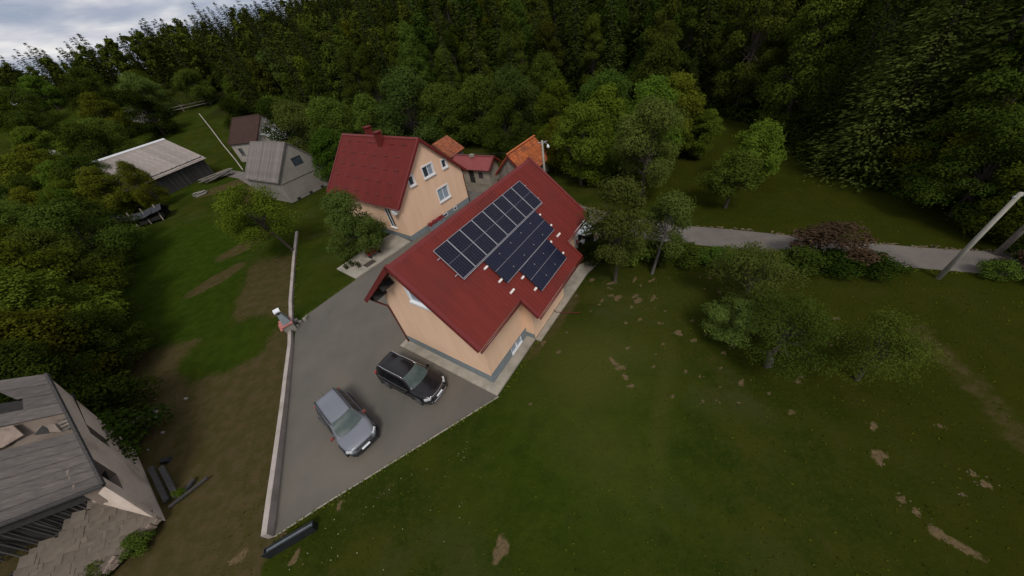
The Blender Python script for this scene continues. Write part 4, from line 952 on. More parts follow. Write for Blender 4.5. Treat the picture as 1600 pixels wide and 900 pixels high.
# ------------------------------------------------------------------ generic gabled house
def gable_house(root, W, L, zr, t, vr, zb, wm, rm, o=.35, e=.37, holes_front=(), holes_side=(), th=.12, rakem=None, plinth=None, pm=None, far_o=None):
    z = lambda v: zr - t * abs(v - vr); mb = MB(); tp = lambda v: z(v) - th - .02; far_o = o if far_o is None else far_o
    wall_plane(mb, (0, 0, 0), X_, 0, W, zb, tp, holes_front, [vr], 0, Y_)
    wall_plane(mb, (0, L, 0), X_, 0, W, zb, tp, [], [vr])
    wall_plane(mb, (0, 0, 0), Y_, 0, L, zb, lambda u: tp(0), holes_side, (), 0, X_)
    wall_plane(mb, (W, 0, 0), Y_, 0, L, zb, lambda u: tp(W))
    wl = mb.build('wall', wm, root)
    if plinth:
        mb = MB()
        for O_, ax, ln in (((-.02, -.02, 0), X_, W + .04), ((-.02, L + .02, 0), X_, W + .04), ((-.02, -.02, 0), Y_, L + .04), ((W + .02, -.02, 0), Y_, L + .04)): wall_plane(mb, O_, ax, 0, ln, 0, lambda q: plinth)
        mb.build('plinth', pm, root)
    mb = MB(); Q = lambda v, u: Vector((v, u, z(v)))
    mb.slab([Q(vr, -o), Q(W + e, -o), Q(W + e, L + far_o), Q(vr, L + far_o)], th)
    mb.slab([Q(vr, L + far_o), Q(-e, L + far_o), Q(-e, -o), Q(vr, -o)], th)
    rf = mb.build('roof', rm, root); fixn(rf)
    if rakem:
        k = 1 / math.sqrt(1 + t * t)
        for u, s in ((-o, -1), (L + far_o, 1)):
            for vb, q in ((W + e, 1), (-e, -1)):
                mb = MB()
                n_ = Vector((t * k * q, 0, k)); a = Q(vr, u) + n_ * .03; b_ = Q(vb, u) + n_ * .03
                mb.beam(a - Y_ * s * .06, b_ - Y_ * s * .06, .16, .05, up=n_); mb.beam(a + Y_ * s * .03 - n_ * .1, b_ + Y_ * s * .03 - n_ * .1, .035, .24, up=n_)
                mb.build('verge_trim', rakem, rf)
        mb = MB()
        for s in (-1, 1): mb.beam((vr + s * .08, -o, zr - .02), (vr + s * .08, L + far_o, zr - .02), .2, .04, up=(t * s, 0, 1))
        mb.build('ridge_cap', rakem, rf)
    return wl, rf

# yellow house with the snow guards
H2 = thing('house', 'two-storey peach house with plain red roof, two chimneys and white windows', 'house', (-9.339, 29.66, 0), .831)
W2, L2, Z2, T2 = 9.369, 13.0, 8.92, .981
hf = [(4.14, 5.48, 5.15, 6.22), (6.83, 7.42, 5.13, 5.95), (2.15, 2.76, 5.15, 6.03), (5.11, 6.65, 2.03, 3.40)]
wl, rf = gable_house(H2, W2, L2, Z2, T2, W2 / 2, .62, M['wall'], M['redroof2'], .346, .374, hf, [(1.95, 2.95, 1.2, 3.45)], rakem=M['redtrim'], plinth=.64, pm=M['plinth'])
for (a, b_, c, d), gl, mu in zip(hf, ([M['glass'], M['curtain']], M['glass'], M['glass'], M['curtain']), (1, 0, 0, 1)):
    window(H2, (a, 0, c), X_, -Y_, b_ - a, d - c, .07, .11, mu, gl, surround=.13)
window(H2, (0, 1.95, 1.2), Y_, -X_, 1.0, 2.25, .08, .1, 1, M['glass'], sill=True, label='tall window under the eave of the side wall')
mb = MB(); mb.box((-.25, .62, 3.45), (.42, .55, .38)); mb.build('wall_unit', M['white'], H2)
mb = MB(); mb.tube([(9.55, -.25, 3.75), (9.42, -.10, 3.35), (9.36, -.07, 3.1), (9.36, -.07, .1)], .05, 8); mb.tube([(W2 + .44, -.34, 3.9), (W2 + .44, L2 + .3, 3.9)], .065, 8); mb.tube([(-.44, -.34, 3.9), (-.44, L2 + .3, 3.9)], .065, 8)
mb.build('gutter', M['redpipe'], H2, smooth=True)
for v0, v1 in ((4.81, 5.52), (6.6, 7.12)): window(H2, (v0, -.02, .22), X_, -Y_, v1 - v0, .36, .05, .02, 0, M['glass'], sill=False)
for (x, y, zb, zt, d) in ((4.15, 5.3, 8.0, 9.45, .58), (5.1, 8.4, 7.9, 9.6, .56)):
    mb = MB(); mb.box((x, y, (zb + zt) / 2), (d, d * 1.15, zt - zb)); mb.box((x, y, zt + .05), (d + .16, d * 1.15 + .16, .10)); mb.build('chimney', M['redroof2'], rf)
k2 = 1 / math.sqrt(1 + T2 * T2); dn = Vector((-k2, 0, -T2 * k2)); nn2 = Vector((-T2 * k2, 0, k2))
g2 = MB().box((0, 0, .045), (.05, .78, .07)).mesh('snow_guard', M['redpipe'])
rot2 = Matrix(((dn.x, 0, nn2.x), (0, -1, 0), (dn.z, 0, nn2.z))).to_euler()
for i, r in enumerate((.75, 2.05, 3.4, 4.75, 6.1)):
    for j in range(6):
        u = 1.5 + j * 2.0 + (.5 if i % 2 else 0)
        if u > 12.6: continue
        if i == 0 and 4.4 < u < 6.2: u += 1.1
        o = inst('snow_guard', g2, rf, Vector((W2 / 2, u, Z2)) + dn * r + nn2 * .0); o.rotation_euler = rot2
sheet('terrace', [(-16.8, 27.05), (-14.25, 24.65), (-9.55, 29.55), (-12.0, 32.2), (-14.2, 30.2)], .13, M['slab'], .1)
fb = thing('flower_box', 'long box of red flowers along the gable wall of the yellow house', 'planter', H2.matrix_basis @ Vector((3.4, -.45, 0)), .831)
MB().box((0, 0, .30), (2.2, .34, .6)).build('box', M['plinth'], fb)
Cc = np.random.RandomState(4).uniform(-1, 1, (420, 3)) * [1.12, .24, .16] + [0, 0, .74]; Nc = np.random.RandomState(8).normal(size=(420, 3)); Nc /= np.linalg.norm(Nc, axis=1, keepdims=True)
o = inst('flowers', np_mesh('flowers', leaves(np.random.RandomState(1), Cc, Nc, .15), 4, [M['redflower']]), fb); o['kind'] = 'stuff'

# grey house pair
H3 = thing('house', 'unpainted grey gabled house with old sheet roof and one square window opening', 'house', (-30.226, 48.548, 0), .923)
gable_house(H3, 10.0, 10.3, 7.76, 1.082, 3.798, .1, M['greywall'], M['oldroof'], .198, .314, [(3.25, 4.78, 4.35, 5.55)], (), th=.10)
# right side of the grey gable is lower pitched: patch wall and roof plates
window(H3, (3.25, 0, 4.35), X_, -Y_, 1.53, 1.2, .05, .13, 0, M['glass'], sill=False, fm=M['darkwood'], label='square dark window opening in the gable')
mb = MB(); mb.box((5.0, -.03, 2.92), (9.8, .03, .05)); mb.build('wall_joint', M['darkwood'], H3)
mb = MB()
for k in range(4): mb.box((1.2 + k * 2.1, -.02, .32 + .02 * k), (.5, .05, .3))
mb.build('cellar_opening', M['black'], H3, kind='stuff')
k3 = 1 / math.sqrt(1 + 1.082 ** 2); d3 = Vector((-k3, 0, -1.082 * k3)); n3 = Vector((-1.082 * k3, 0, k3)); rs3 = random.Random(5)
roofsheet = MB().box((0, 0, .02), (5.85, .47, .03)).mesh('roof_board', M['oldroof'])
rot3 = Matrix(((d3.x, 0, n3.x), (0, -1, 0), (d3.z, 0, n3.z))).to_euler()
for k in range(22):
    o = inst('roof_board', roofsheet, H3, Vector((3.798, .02 + k * .478, 7.76)) + d3 * (2.98 + rs3.uniform(-.06, .1)) + n3 * rs3.uniform(0, .03)); o.rotation_euler = rot3
H4 = thing('house', 'house with dark brown metal roof and pale blank gable behind the grey house', 'house', (-49.1, 80.45, 0), 1.195)
gable_house(H4, 9.0, 8.5, 8.53, .906, 4.5, .1, M['palewall'], M['brownroof'], .227, .373, (), [(5.85, 7.15, 1.62, 3.1)], rakem=M['brownroof'])
window(H4, (0, 5.85, 1.62), Y_, -X_, 1.3, 1.48, .07, .12, 1, M['glass'], fm=M['wood'])
mb = MB(); mb.slab([(1.5, -.05, 5.2), (9.2, -.05, 5.2), (9.2, -5.2, 3.6), (1.5, -5.2, 3.6)], .1); rr4 = mb.build('lean_to_roof', M['whiteroof'], H4); fixn(rr4)
mb = MB(); wall_plane(mb, (1.7, -5.0, 0), X_, 0, 7.3, 0, lambda x: 3.5); wall_plane(mb, (9.0, -5.0, 0), Y_, 0, 5, 0, lambda y: 3.55 + y * .31); wall_plane(mb, (1.7, -5.0, 0), Y_, 0, 5, 0, lambda y: 3.55 + y * .31)
mb.build('lean_to_wall', M['greywall'], H4)

# barn: ridge runs away to the left, pale sheets, dark plank wall below the eave
BARN = thing('barn', 'barn with pale weathered sheet roof and dark plank wall', 'barn', (-60.84, 78.5, 0), R(163.9))
# local x = outward from ridge towards the eave we see is -x ; local y runs along the ridge
bw_, bl = 13.0, 16.0
wl, rf = gable_house(BARN, bw_, bl, 8.0, .68, 6.5, 0, M['darkwood'], M['barnroof'], .4, .55, (), ())
kb = 1 / math.sqrt(1 + .68 ** 2); db = Vector((-kb, 0, -.68 * kb)); nb_ = Vector((-.68 * kb, 0, kb)); rotb = Matrix(((db.x, 0, nb_.x), (0, -1, 0), (db.z, 0, nb_.z))).to_euler()
bs_ = MB().box((0, 0, .02), (8.25, 1.12, .035)).mesh('roof_sheet', M['barnroof'])
for k in range(14):
    o = inst('roof_sheet', bs_, BARN, Vector((6.5, .15 + k * 1.14, 8.0)) + db * (4.15 + rs3.uniform(-.08, .12)) + nb_ * rs3.uniform(0, .03)); o.rotation_euler = rotb
mb = MB()
for s in (-1, 1): mb.beam((6.5 + s * .2, -.42, 7.95), (6.5 + s * .2, bl + .4, 7.95), .5, .05, up=(.62 * s, 0, 1))
mb.build('ridge_cap', M['whiteroof'], rf)
mb = MB()
for k in range(79): mb.box((-.05, .1 + k * .2, 1.9 + rs3.uniform(-.1, .02)), (.04, .17, 3.8))
for k in range(64): mb.box((.1 + k * .2, -.05, 1.9), (.17, .04, 3.8))
mb.build('wall_planks', M['darkwood'], BARN, kind='stuff')
def boards(name, label, cat, loc, rz, n, l, w, hgt, m_, seed, spread=.6):
    t_ = thing(name, label, cat, loc, rz); r_ = random.Random(seed)
    for k in range(n):
        a = r_.uniform(-.25, .25); mb = MB(); mb.box((r_.uniform(-.3, .3), r_.uniform(-spread, spread), hgt * (k + .5) / n + .05), (l * r_.uniform(.6, 1), w, .06), (Vector((math.cos(a), math.sin(a), r_.uniform(-.05, .1))), Vector((-math.sin(a), math.cos(a), 0)), Z_)); mb.build('board', m_, t_)
    return t_
boards('plank_pile', 'heap of old grey boards lying at the end of the barn', 'wood pile', (-56.0, 72.5, 0), .9, 12, 6.5, .5, 1.0, M['wood'], 1, 1.6)
boards('plank_pile', 'small heap of rubble boards on the grass below the barn', 'wood pile', (-54.2, 63.5, 0), .3, 6, 2.6, .4, .5, M['stone'], 2, .8)
# fence of rails behind the barn and the pale kerb running to it
fe = thing('rail_fence', 'weathered rail fence enclosing the grass between barn and houses', 'fence', (-116, 130, 0), 0)
pts = [(0, 0), (8, 3.2), (16, 6.6), (24, 9.6)]
for i, (a, b_) in enumerate(pts):
    MB().box((a, b_, 2.3), (.22, .22, 2.4)).build('post', M['wood'], fe)
for (a, b_), (c, d) in zip(pts[:-1], pts[1:]):
    for z in (2.3, 3.1): mb = MB(); mb.beam((a, b_, z), (c, d, z), .12, .22); mb.build('rail', M['wood'], fe)
for z_ in range(1): fe.location.z = float(hill(np.array(-104.0), np.array(135.0))) - 1.2
mb = MB(); p = [(-52.4, 75.4), (-60, 86.3), (-70, 100.1), (-80, 114.3), (-92, 131)]
for (a, b_), (c, d) in zip(p[:-1], p[1:]): mb.beam((a, b_, float(hill(np.array(a), np.array(b_))) + .25), (c, d, float(hill(np.array(c), np.array(d))) + .2), .24, .3)
tag(mb.build('garden_wall', M['slab']), 'long thin pale kerb wall running away over the grass beside the barn', 'wall')
# collapsed dark shed
SH = thing('collapsed_shed', 'collapsed black tar-roofed shed at the edge of the left thicket', 'shed', (-57.2, 52.6, 0), .5)
mb = MB()
for i in range(6):
    x0, x1 = -4.2 + i * 1.4, -2.8 + i * 1.4; za, zb_ = 2.6 + .35 * math.sin(i * 1.3) - .12 * i, 2.6 + .35 * math.sin(i * 1.3 + 1.3) - .12 * (i + 1)
    mb.slab([(x0, 0, za), (x1, 0, zb_), (x1, 2.6, zb_ - 1.4), (x0, 2.6, za - 1.3)], .08); mb.slab([(x0, 0, za), (x1, 0, zb_), (x1, -1.6, zb_ - .5), (x0, -1.6, za - .6)], .08)
mb.build('roof', M['blackmetal'], SH)
mb = MB(); wall_plane(mb, (-4.1, 2.4, 0), X_, 0, 8, 0, lambda x: 1.1); wall_plane(mb, (-4.1, -1.2, 0), Y_, 0, 3.6, 0, lambda x: 1.5); mb.box((2, -.4, .6), (3, 1.6, .6)); mb.build('wall', M['black'], SH)
for k in range(5): mb = MB(); mb.beam((-3 + k * 1.6, -1.6, .1), (-3.4 + k * 1.7, -.2, 2.4), .12, .12); mb.build('rafter', M['wood'], SH)
# further village roofs half hidden in the trees
def small_roof(name, label, cat, x, y, rz, w, l, h, rm, wm, t=.5):
    z = float(hill(np.array(float(x)), np.array(float(y)))); r_ = thing(name, label, cat, (x, y, z), rz)
    gable_house(r_, w, l, h, t, w / 2, 0, wm, rm, .3, .3); return r_
small_roof('shelter', 'small grey shelter roof at the forest foot left of the brown roofed house', 'shelter', -112, 138, .9, 4.2, 5.5, 3.2, M['oldroof'], M['darkwood'], .35)
small_roof('cottage', 'half-hidden building with pale edged grey roof among the far left trees', 'building', -107, 128, 1.0, 8, 10, 6.4, M['oldroof'], M['palewall'], .5)
small_roof('cottage', 'tiny pale roof at the very left edge of the picture', 'building', -118, 100, .6, 5, 7, 3.6, M['whiteroof'], M['palewall'], .5)

# sheds behind the solar house
def tile_roof(root, W, L, zr, t, vr, o, e, m_, nrow=9, pitch=.3):
    k = 1 / math.sqrt(1 + t * t)
    for q in (1, -1):
        ext = (W - vr if q > 0 else vr) + e; sl_ = ext / k; dn_ = Vector((q * k, 0, -t * k)); n_ = Vector((q * t * k, 0, k)); mb = MB(); st = sl_ / nrow
        for i in range(nrow):
            u = -o + pitch / 2
            while u < L + o:
                c = Vector((vr, u, zr)) + dn_ * (st * (i + .5)) + n_ * .05
                tl = dn_ * math.cos(.10) - n_ * math.sin(.10) * -1
                mb.box(c, (st * 1.05, pitch * .93, .045), ((dn_ + n_ * .10).normalized(), Y_, (n_ - dn_ * .10).normalized()))
                mb.tube([c - dn_ * st * .5 + n_ * .02 + Y_ * pitch * .25, c + dn_ * st * .5 + n_ * .06 + Y_ * pitch * .25], .06, 5)
                u += pitch
        mb.build('roof_tiles', m_, root, kind='stuff')
S3 = thing('barn', 'small barn with bright orange tiled roof and grey plank gable', 'barn', (1.187, 39.072, 0), -.689)
gable_house(S3, 3.94, 6.1, 4.12, 1.069, 1.97, 0, M['shedwall'], M['orangetile'], .28, .28, rakem=M['redpipe'])
tile_roof(S3, 3.94, 6.1, 4.15, 1.069, 1.97, .3, .3, M['orangetile'])
mb = MB()
for k in range(16): v = .12 + k * .245; mb.box((v, -.04, (4.12 - 1.069 * abs(v - 1.97)) / 2 - .1), (.21, .04, 4.12 - 1.069 * abs(v - 1.97) - .35))
mb.build('gable_planks', M['wood'], S3, kind='stuff')
mb = MB(); mb.beam((1.97, -.3, 4.33), (1.97, 6.4, 4.33), .25, .12); mb.build('ridge_tiles', M['orangetile'], S3)
S1 = thing('shed', 'small shed with faded orange tiles peeking over the yellow house roof', 'shed', (-8.947, 50.263, 0), -.547)
gable_house(S1, 4.588, 3.4, 4.12, .73, 2.3, 0, M['shedwall'], M['orangetile2'], .28, .28)
tile_roof(S1, 4.588, 3.4, 4.16, .73, 2.3, .3, .3, M['orangetile2'], 8)
S2 = thing('shed', 'low plastered shed with smooth red metal roof, door and window', 'shed', (-.006, 40.471, 0), .925)
gable_house(S2, 2.41, 5.6, 3.34, .802, 1.205, 0, M['shedwall'], M['shedred'], .45, .42, (), [(1.0, 1.75, .75, 1.6), (2.45, 3.35, .02, 1.75)], rakem=M['redpipe'])
window(S2, (0, 1.0, .75), Y_, -X_, .75, .85, .06, .08, 1, M['glass'], fm=M['redpipe'], sill=False)
mb = MB(); mb.box((.1, 2.9, .88), (.05, .88, 1.7)); d_ = mb.build('door', M['black'], S2); MB().box((.06, 2.6, .9), (.04, .1, .04)).build('handle', M['alu'], d_)
mb = MB(); mb.box((1.0, 2.9, 3.35), (.45, .6, .35)); mb.build('chimney', M['shedwall'], S2)
# yard pole with lamp
PL = thing('street_lamp', 'concrete pole with a lamp and cables standing in front of the orange barn', 'lamp post', (6.25, 34.7, 0))
mb = MB(); mb.tube([(0, 0, 0), (0, 0, 5.95)], [.15, .10], 8); mb.build('pole', M['pole'], PL, smooth=True)
mb = MB(); mb.tube([(0, 0, 5.6), (.3, -.05, 5.7), (.55, -.08, 5.45)], .03, 6); mb.tube([(-.5, 0, 5.75), (.55, .1, 5.75)], .03, 6); mb.build('arm', M['alu'], PL)
mb = MB(); mb.tube([(.55, -.08, 5.45), (.58, -.09, 5.3), (.62, -.1, 5.12)], [.05, .14, .17], 10); mb.build('lamp_shade', M['white'], PL, smooth=True)
mb = MB(); mb.tube([(0, 0, 5.8), (-1.6, .4, 5.35), (-3.6, .9, 5.1), (-9, 3.4, 5.2), (-13.2, 5.6, 6.6)], .014, 5); mb.tube([(.5, .1, 5.78), (3, 3, 5.2), (9, 9, 5.6)], .014, 5); tag(mb.build('power_cable', M['blackmetal']), 'thin black cable from the yard lamp post to the yellow house', 'cable').location = (6.25, 34.7, 0)

# ------------------------------------------------------------------ concrete wall, barbecue, trough, poles
mb = MB(); ys = [4.98, 6.5, 8.5, 11.7, 14.5, 17.4, 18.9]; hs = [.55, .55, .5, .45, .42, .36, .32]
for (y0, h0), (y1, h1) in zip(list(zip(ys, hs))[:-1], list(zip(ys, hs))[1:]):
    a = (float(xwall(y0)), y0); c = (float(xwall(y1)), y1); w0 = .24
    vs = []
    for (x, y), h in ((a, h0), (c, h1)): vs += [(x - w0, y - .05, -.1), (x + .0, y, -.1), (x + .0, y, h), (x - w0, y - .05, h)]
    mb.add(vs, [(0, 1, 5, 4), (1, 2, 6, 5), (2, 3, 7, 6), (3, 0, 4, 7), (0, 3, 2, 1), (4, 5, 6, 7)])
o = mb.build('concrete_wall', M['concrete']); fixn(o); tag(o, 'long pale concrete wall bounding the left side of the driveway', 'wall')
mb = MB(); ys = [20.1, 23.0, 27, 31.3, 34.5, 37.6]
for y0, y1 in zip(ys[:-1], ys[1:]): mb.beam((float(xwall(y0)) - .05, y0, .1), (float(xwall(y1)) - .05, y1, .1), .26, .34)
tag(mb.build('concrete_wall', M['concrete']), 'thin low concrete wall continuing over the lawn beyond the barbecue', 'wall')
BB = thing('barbecue', 'masonry garden barbecue with tapered grey chimney and salmon slab', 'barbecue', (-18.25, 19.35, 0), -.95)
MB().box((0, 0, .38), (.95, .75, .76)).build('base', M['stone'], BB)
mb = MB(); mb.box((0, .02, .83), (1.12, .85, .10)); mb.box((0, -.42, .66), (1.05, .28, .08), (X_, (Y_ * .8 + Z_ * .5).normalized(), (Z_ * .8 - Y_ * .5).normalized())); mb.build('counter', M['salmon'], BB)
mb = MB(); mb.box((0, .08, 1.32), (.86, .60, .88), taper=.50); mb.box((0, .08, 1.84), (.40, .32, .30)); mb.build('hood', M['plinth'], BB)
mb = MB(); mb.box((0, .08, 2.06), (.50, .42, .14)); c_ = mb.build('chimney_cap', M['white'], BB); MB().box((.24, .08, 1.95), (.04, .26, .16)).build('smoke_opening', M['black'], c_)
st = random.Random(2)
for k in range(7):
    MB().box((0, 0, .14), (.32, .26, .26), taper=.7)
    s_ = MB().box((0, 0, .12), (st.uniform(.22, .4), st.uniform(.2, .32), st.uniform(.18, .3)), taper=.72).build('stone', M['stone']); s_.location = (-17.75 + st.uniform(-.5, .45), 19.55 + st.uniform(-.4, .9), 0); s_.rotation_euler = (0, 0, st.uniform(0, 3))
    tag(s_, 'rough grey stone lying beside the barbecue', 'stone', 'stones by the barbecue')
TR = thing('trough', 'black open trough lying on the grass at the tip of the driveway', 'trough', (-11.98, 4.62, 0), .36)
mb = MB(); mb.box((0, .06, .30), (2.0, .26, .03)); mb.build('floor', M['plinth'], TR)
for nm, c, d in (('long_side', (0, -.09, .30), (2.06, .03, .60)), ('long_side', (0, .21, .22), (2.06, .03, .40)), ('end', (-1.02, .06, .22), (.03, .27, .42)), ('end', (1.02, .06, .22), (.03, .27, .42))): MB().box(c, d).build(nm, M['blackmetal'], TR)
CP = thing('utility_pole', 'pale concrete pole at the lower road edge on the right', 'pole', (26.3, 11.7, 0))
mb = MB(); mb.tube([(0, 0, -.2), (0, 0, 5.7)], [.13, .09], 10); mb.build('pole', M['pole'], CP, smooth=True)
mb = MB(); mb.box((0, 0, 5.5), (.5, .07, .08)); mb.build('crossarm', M['alu'], CP)
WP = thing('utility_pole', 'brown wooden pole at the far right edge of the road', 'pole', (31.2, 12.6, 0))
mb = MB(); mb.tube([(0, 0, -.2), (0, 0, 7.0)], [.16, .12], 9); mb.build('pole', M['wood'], WP, smooth=True)
lg = MB(); lg.tube([(0, 0, .25), (.2, .42, .95)], [.19, .16], 9); o = lg.build('sawn_stump', M['greybark'], smooth=True); o.location = (12.62, 8.15, 0); tag(o, 'pale grey sawn trunk stump leaning under the sparse fruit tree', 'stump')
o = MB().box((0, 0, .1), (.5, .3, .2), taper=.8).build('box', M['blackmetal']); o.location = (-21.7, 9.9, 0); tag(o, 'small black box lying on the bare ground beside the ruin', 'box')

# terrace furniture under the garden tree
BN = thing('bench', 'red slatted garden bench half under the garden tree', 'bench', (-13.1, 28.15, .13), .83)
for k in range(4): MB().box((0, -.2 + k * .13, .44), (1.3, .10, .03)).build('seat_slat', M['redpaint'], BN)
for k in range(3): MB().box((0, .26 + k * .02, .56 + k * .14), (1.3, .03, .10)).build('back_slat', M['redpaint'], BN)
for s in (-.58, .58):
    MB().box((s, 0, .22), (.06, .5, .44)).build('leg', M['blackmetal'], BN); MB().box((s, .3, .62), (.05, .05, .5)).build('back_post', M['blackmetal'], BN)
o = MB().box((0, 0, .02), (1.1, .75, .04)).build('doormat', M['bark']); o.location = (-13.35, 26.75, .13); o.rotation_euler = (0, 0, .8); tag(o, 'dark brown mat on the terrace slab beside the driveway', 'mat')
for k, (x, y) in enumerate(((-15.6, 26.6), (-15.1, 26.9), (-14.3, 26.5))):
    pt = thing('plant_pot', ['leftmost dark potted plant at the terrace corner', 'middle potted plant of the terrace row', 'potted plant nearest the brown mat on the terrace'][k], 'plant pot', (x, y, .13))
    MB().box((0, 0, .14), (.22, .22, .28)).build('pot', M['bark'], pt)
    rp = np.random.RandomState(k); Cp = rp.normal(0, .13, (90, 3)) + [0, 0, .42]; Np = rp.normal(size=(90, 3)); Np /= np.linalg.norm(Np, axis=1, keepdims=True)
    inst('foliage', np_mesh('foliage', leaves(rp, Cp, Np, .14), 4, [L_DARK]), pt)

# ------------------------------------------------------------------ ruined house at the lower left
RU = thing('ruined_house', 'ruined farmhouse with grey weathered roof, missing roof band and plaster gable', 'house', (0, 0, 0))
E0, Rg0 = Vector((-19.8, 7.36, 3.35)), Vector((-24.0, 12.2, 6.25)); E1, Rg1 = Vector((-29.5, 5.1, 3.4)), Vector((-36.5, 13.3, 6.25))
def rq(s, q, off=0.0):
    a = E0.lerp(Rg0, s); b_ = E1.lerp(Rg1, s); return a.lerp(b_, q) + Vector((0, 0, off))
rr5 = random.Random(11)
n_low = 7; s_lo, s_hi = .0, .44
for i in range(n_low):
    s0 = s_lo + (s_hi - s_lo) * i / n_low; s1 = s_lo + (s_hi - s_lo) * (i + 1) / n_low + .008
    o = .02 + rr5.uniform(0, .03); mb = MB(); j = rr5.uniform(-.004, .006)
    mb.slab([rq(s0, j, o + .05), rq(s0, 1, o + .05), rq(s1, 1, o), rq(s1, j, o)], .06); x_ = mb.build('roof_board', M['ruinroof'], RU); fixn(x_)
for i in range(4):
    s0 = .62 + .38 * i / 4; s1 = .62 + .38 * (i + 1) / 4 + .006; o = .02 + rr5.uniform(0, .03); mb = MB()
    if i == 1: mb.slab([rq(s0, 0, o + .05), rq(s0, .16, o + .05), rq(s1, .15, o), rq(s1, 0, o)], .06); 
    elif i == 2: mb.slab([rq(s0, 0, o + .05), rq(s0, .17, o + .05), rq(s1, .24, o), rq(s1, 0, o)], .06)
    else: mb.slab([rq(s0, 0, o + .05), rq(s0, 1, o + .05), rq(s1, 1, o), rq(s1, 0, o)], .06)
    x_ = mb.build('roof_board', M['ruinroof'], RU); fixn(x_)
# what shows through the missing band: sagging pale sheet with rubble, battens
mb = MB(); ns_, nq = 10, 24; vs = []
for i in range(ns_ + 1):
    for j in range(nq + 1):
        s = .40 + .27 * i / ns_; q = .005 + .995 * j / nq
        sag = -.12 - .75 * math.sin(math.pi * i / ns_) ** 1.2 * (.55 + .45 * math.sin(j * .75 + .4)) * min(1, j / 2.5)
        p = rq(s, q, sag); vs.append(p)
mb.add(vs, [(i * (nq + 1) + j, i * (nq + 1) + j + 1, (i + 1) * (nq + 1) + j + 1, (i + 1) * (nq + 1) + j) for i in range(ns_) for j in range(nq)])
mb.build('sagging_sheet', M['ruinplaster'], RU, smooth=True)
mb = MB(); P_ = [rq(.60, .22, .16), rq(.60, 1, .2), rq(.44, 1, .12), rq(.47, .30, .02), rq(.52, .20, .06)]; mb.slab(P_, .05); x_ = mb.build('crumbled_panel', M['ruinpale'], RU); fixn(x_)
MB().quad(rq(.565, .115, .02), rq(.51, .17, -.05), rq(.495, .105, -.05), rq(.53, .10, -.02)).build('torn_hole', M['black'], RU)
MB().quad(rq(.56, .10, .03), rq(.50, .10, .0), rq(.475, .055, .03), rq(.55, .065, .05)).build('bent_panel', M['ruinplaster'], RU)
for k in range(4): mb = MB(); mb.beam(rq(.600 - k * .026, .006, -.08), rq(.590 - k * .030, .055, -.10), .08, .07); mb.build('batten', M['wood'], RU)
mb = MB(); mb.beam(rq(-.01, -.003, .07), rq(1.005, -.003, .07), .10, .14); mb.build('verge_board', M['darkwood'], RU)
mb = MB(); mb.beam(rq(-.005, 0, -.02), rq(-.005, 1, -.02), .14, .12); mb.build('eave_board', M['darkwood'], RU)
MB().quad(rq(.02, .03, -.9), rq(.02, 1, -.9), rq(.98, 1, -1.5), rq(.98, .03, -1.5)).build('attic_dark_sheet', M['black'], RU)  # black sheet added under the roof so its gaps look unlit
# gable wall, battered outwards
A0, B0_ = Vector((-19.38, 6.62, 0)), Vector((-24.7, 11.2, 0)); T0 = Vector((-21.5, 7.25, 2.15)); T1_ = Vector((-22.95, 4.85, 2.15)); B1_ = Vector((-20.7, 4.65, .45)); Bq = Vector((-19.4, 6.62, .5))
mb = MB(); e0 = rq(0, .01, -.15); e1 = rq(1, .01, -.15); w1, w2, w3 = e0.lerp(e1, .34), e0.lerp(e1, .50), e0.lerp(e1, .68)
Lo = lambda q, z=0: A0.lerp(B0_, q) + Vector((0, 0, z))
def wq(q, s): return Lo(q).lerp(e0.lerp(e1, q), s)
n1_, n2_ = 20, 8
for i in range(n1_):
    for j in range(n2_):
        q0, q1, s0, s1 = i / n1_, (i + 1) / n1_, j / n2_, (j + 1) / n2_
        if 2 <= i < 5 and 5 <= j < 8: continue
        if 12 <= i < 14 and 4 <= j < 6: continue
        mb.quad(wq(q0, s0), wq(q1, s0), wq(q1, s1), wq(q0, s1))
mb.build('gable_wall', M['ruingable'], RU)
inn = Vector((-.6, -.55, 0))
for (i0, i1, j0, j1) in ((2, 5, 5, 8), (12, 14, 4, 6)):
    c = [wq(i0 / n1_, j0 / n2_), wq(i1 / n1_, j0 / n2_), wq(i1 / n1_, j1 / n2_), wq(i0 / n1_, j1 / n2_)]
    mb = MB()
    for k in range(4): mb.quad(c[k], c[(k + 1) % 4], c[(k + 1) % 4] + inn, c[k] + inn)
    f_ = mb.build('window_opening', M['ruinplaster'], RU)
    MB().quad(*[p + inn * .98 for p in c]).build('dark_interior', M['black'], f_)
mb = MB(); mb.poly([e0, T0, Vector((-19.42, 6.6, .5)), Lo(0), Lo(.06), wq(.06, 1)]); mb.build('wing_wall', M['ruingable'], RU)
# timber side under the eave; black sheet behind paints the open interior dark
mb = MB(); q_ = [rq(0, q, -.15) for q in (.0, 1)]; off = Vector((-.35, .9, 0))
q_ = [rq(0, .10, -.15), rq(0, 1, -.15)]; mb.quad(q_[0] + off, q_[1] + off, Vector((q_[1].x, q_[1].y, 0)) + off, Vector((q_[0].x, q_[0].y, 0)) + off); mb.build('dark_backing', M['black'], RU)
for k in range(34):
    q = .11 + k * .026; a = rq(0, q, -.2) + off * .85; lean_ = Vector((rr5.uniform(-.3, .3), 0, 0)); mb = MB(); mb.beam(a, Vector((a.x, a.y, .2)) + lean_ + Vector((.2, -.3, 0)), rr5.uniform(.06, .16), .05, up=(0, 1, 0)); mb.build('timber', M['darkwood'], RU)
